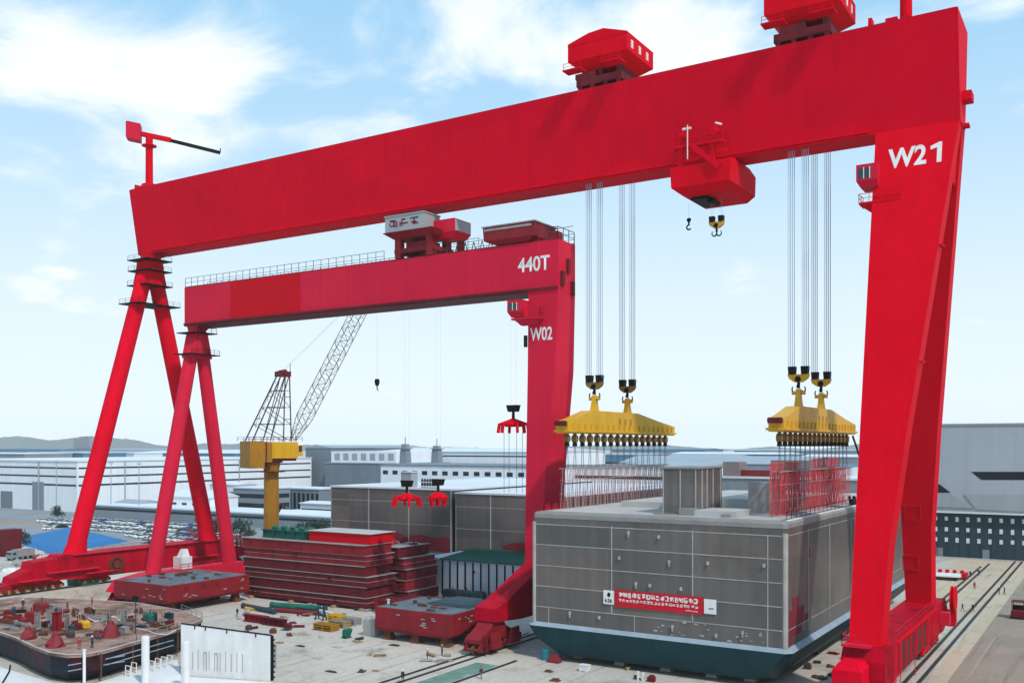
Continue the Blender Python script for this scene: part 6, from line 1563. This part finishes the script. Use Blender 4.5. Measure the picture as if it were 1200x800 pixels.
def person(loc, rz, pose, top, trs, hat, lab, group):
    x, y, z = loc
    o = bpy.data.objects.new('person', dress(PM[pose], CL[top], CL[trs])); COL.objects.link(o); o.location = loc; o.rotation_euler = (0, 0, rz)
    tag(o, lab, 'person', group)
    b = mb(); b.lathe((0, .01, 1.69), [(.16, 0), (.125, .02), (.12, .08), (.07, .13), (.01, .145)], 10)
    me_o = b.build('helmet', HL[hat]); me_o.parent = o
    b = mb(); b.box(-.075, .075, .115, .125, 1.64, 1.67); b.lathe((0, .125, 1.60), [(.012, 0), (.02, .02), (.01, .05)], 6); b.box(-.035, .035, .108, .118, 1.565, 1.575); e_ = b.build('face_features', M['boom']); e_.parent = o
    return o
ppl = [(564, 795, 1.2, 'walk', 'navy', 'grey', 'red', 'person in navy walking between the rail and the green strip'), (472, 799, .3, 'stand', 'black', 'black', 'white', 'person in black standing on the crane rail at the bottom'),
       (501, 773, 2.0, 'stand', 'grey', 'navy', 'white', 'person in grey standing before the low red hull block'), (518, 768, -.6, 'stand', 'navy', 'black', 'yellow', 'person in navy under the shadow edge of the low red hull block'),
       (1137, 676, 0, 'stand', 'black', 'navy', 'white', 'person in black by the end of the thin rails'), (1147, 674, .5, 'walk', 'navy', 'black', 'yellow', 'person in navy right of the thin rail ends'),
       (1128, 716, 2.4, 'walk', 'grey', 'grey', 'white', 'person in grey walking left of the dark W21 rail'), (1140, 717, 2.6, 'walk', 'black', 'black', 'white', 'person in black walking on the dark W21 rail'),
       (1171, 696, 1, 'stand', 'navy', 'grey', 'white', 'left of two people standing by the road beyond the tractor'), (1177, 696, 2, 'stand', 'black', 'navy', 'yellow', 'right of two people standing by the road beyond the tractor'),
       (278, 722, .2, 'stand', 'navy', 'grey', 'yellow', 'person in navy standing before the clutter by the low red block'), (1142, 690, .2, 'stand', 'red', 'black', 'red', 'person in red jacket between the two pairs of rails')]
for u, v, rz, pose, a, c, h, lab in ppl: person(tuple(G(u, v, .02)), rz, pose, a, c, h, lab, 'workers on the ground')
for u, v, rz, pose, a, c, h, lab in [(108, 759, 0, 'stand', 'navy', 'black', 'white', 'person in navy near the front rim of the hull deck'), (93, 761, 1, 'stand', 'red', 'grey', 'red', 'person in red near the front rim of the hull deck'), (110, 724, 2, 'walk', 'black', 'black', 'white', 'person in black in the middle of the hull deck'), (79, 714, 0, 'stand', 'grey', 'navy', 'yellow', 'person in grey on the far part of the hull deck'), (27, 713, 1, 'stand', 'navy', 'navy', 'white', 'person in navy at the far left of the hull deck'), (108, 708, 2, 'stand', 'orange', 'navy', 'white', 'person in orange at the far edge of the hull deck')]:
    person(tuple(G(u, v, 4.21)), rz, pose, a, c, h, lab, 'workers on the hull deck')
x_ = -41.5; person((-39.9, 173.2, BZ + .03), 1, 'stand', 'black', 'black', 'white', 'person in black at the deck edge beyond the right lifting beam', 'workers on the ship section')

# ------------------------------------------------------------------ trees
def tree_proto(seed, h, rx):
    rnd = random.Random(seed)
    t = thing('tree', 'tree', 'tree', (0, 0, 0), 'trees beyond the yard')
    b = mb(); b.tube((0, 0, 0), (.1, .1, h * .45), .22, .14, 7)
    for k in range(5): a = k * 1.26 + rnd.random(); b.tube((.08, .08, h * (.3 + .05 * k)), (rx * .6 * math.cos(a), rx * .6 * math.sin(a), h * (.55 + .07 * k)), .09, .03, 5)
    b.build('trunk', M['bark'], t)
    b = mb(); cl = [(rnd.uniform(-.75, .75) * rx, rnd.uniform(-.75, .75) * rx, h * rnd.uniform(.35, .9), rnd.uniform(.3, .55) * rx) for _ in range(15)] + [(0, 0, h * .75, rx * .6)]
    for cx0, cy0, cz0, cr0 in cl:
        for _ in range(70):
            v = Vector((rnd.gauss(0, 1), rnd.gauss(0, 1), rnd.gauss(0, .8))).normalized() * cr0 * rnd.uniform(.55, 1.05); c = Vector((cx0, cy0, cz0)) + v
            q = Vector((rnd.uniform(-1, 1), rnd.uniform(-1, 1), rnd.uniform(-1, 1))).normalized(); s1 = q.orthogonal().normalized() * rnd.uniform(.16, .32); s2 = q.cross(s1).normalized() * rnd.uniform(.12, .26)
            b.add([c - s1, c - s2, c + s1, c + s2], [[0, 1, 2, 3]])
    b.build('crown', M['leaf'], t); return t
tp = [tree_proto(1, 8.5, 3.6), tree_proto(2, 6.5, 3.2)]
tl = [(238, 632, 350, 'tree left of the 440T rear tube leg'), (252, 626, 345, 'small tree between two red racks behind the 440T tube leg'), (282, 640, 330, 'dark tree just left of the yellow crane pedestal'), (292, 638, 320, 'low tree beside the yellow crane pedestal'), (362, 640, 330, 'dark tree right of the yellow crane pedestal'), (374, 640, 315, 'tallest tree beside the far grey ship section'), (384, 640, 320, 'tree touching the left edge of the far grey ship section'), (350, 640, 345, 'low tree behind the green tray'), (24, 640, 300, 'dark tree at the left end of the blue tarpaulin'), (15, 640, 296, 'low tree by the dark red container'), (330, 630, 420, 'tree before the dark colonnaded shed'), (300, 630, 430, 'tree before the grey office'), (395, 600, 560, 'tree before the dark grey shed'), (68, 600, 430, 'small tree before the long white factory hall')]
for i, (u, v, d0, lab) in enumerate(tl):
    p = W(u, d0); o = tp[i] if i < 2 else dup(tp[i % 2], (0, 0, 0)); o.location = (p.x, p.y, 0); o.rotation_euler = (0, 0, i * 1.7); s = [1, 1, 1.1, .8, 1, 1.25, 1.05, .7, .9, .7, 1, 1, 1.1, .9][i]; o.scale = (s, s, s); o['label'] = lab
# red racks behind the far legs
for i, (u, d0) in enumerate(((280, 300), (268, 305), (257, 310), (246, 300))):
    p = W(u, d0); t = thing('pipe_rack', ['rightmost', 'second from right', 'second from left', 'leftmost'][i] + ' red steel rack behind the 440T tube legs', 'rack', p, 'red racks behind the tube legs'); b = mb()
    for sx in (-2, 0, 2):
        for sy in (-1, 1): b.box(p.x + sx - .15, p.x + sx + .15, p.y + sy - .15, p.y + sy + .15, 0, 4)
    for zz in (1.2, 2.5, 3.8): b.box(p.x - 2.3, p.x + 2.3, p.y - 1.2, p.y + 1.2, zz, zz + .2)
    b.build('rack_frame', M['steel_red'], t); b = mb()
    for zz in (1.4, 2.7): b.tube((p.x - 2.6, p.y - .4, zz + .3), (p.x + 2.6, p.y - .4, zz + .3), .3, n=8); b.tube((p.x - 2.6, p.y + .4, zz + .3), (p.x + 2.6, p.y + .4, zz + .3), .3, n=8)
    b.build('stored_pipes', M['dirty_white'] if i % 2 else M['trim'], t)

# power poles and wires beyond the car park
pp = []
for i, (u, d0) in enumerate(((66, 470), (130, 450), (163, 440))):
    p = W(u, d0); t = thing('power_pole', ['left', 'middle', 'right'][i] + ' thin grey power pole before the white factory hall', 'pole', p); b = mb(); b.tube(p, p + UP * 26, .25, .16, 8); b.box(p.x - 1.6, p.x + 1.6, p.y - .1, p.y + .1, 24.6, 24.85); b.build('pole_shaft', M['roofg'], t); b = mb()
    for s in (-1.4, 0, 1.4): b.tube((p.x + s, p.y, 24.85), (p.x + s, p.y, 25.4), .1, n=6)
    b.build('insulator', M['roofg'], t)
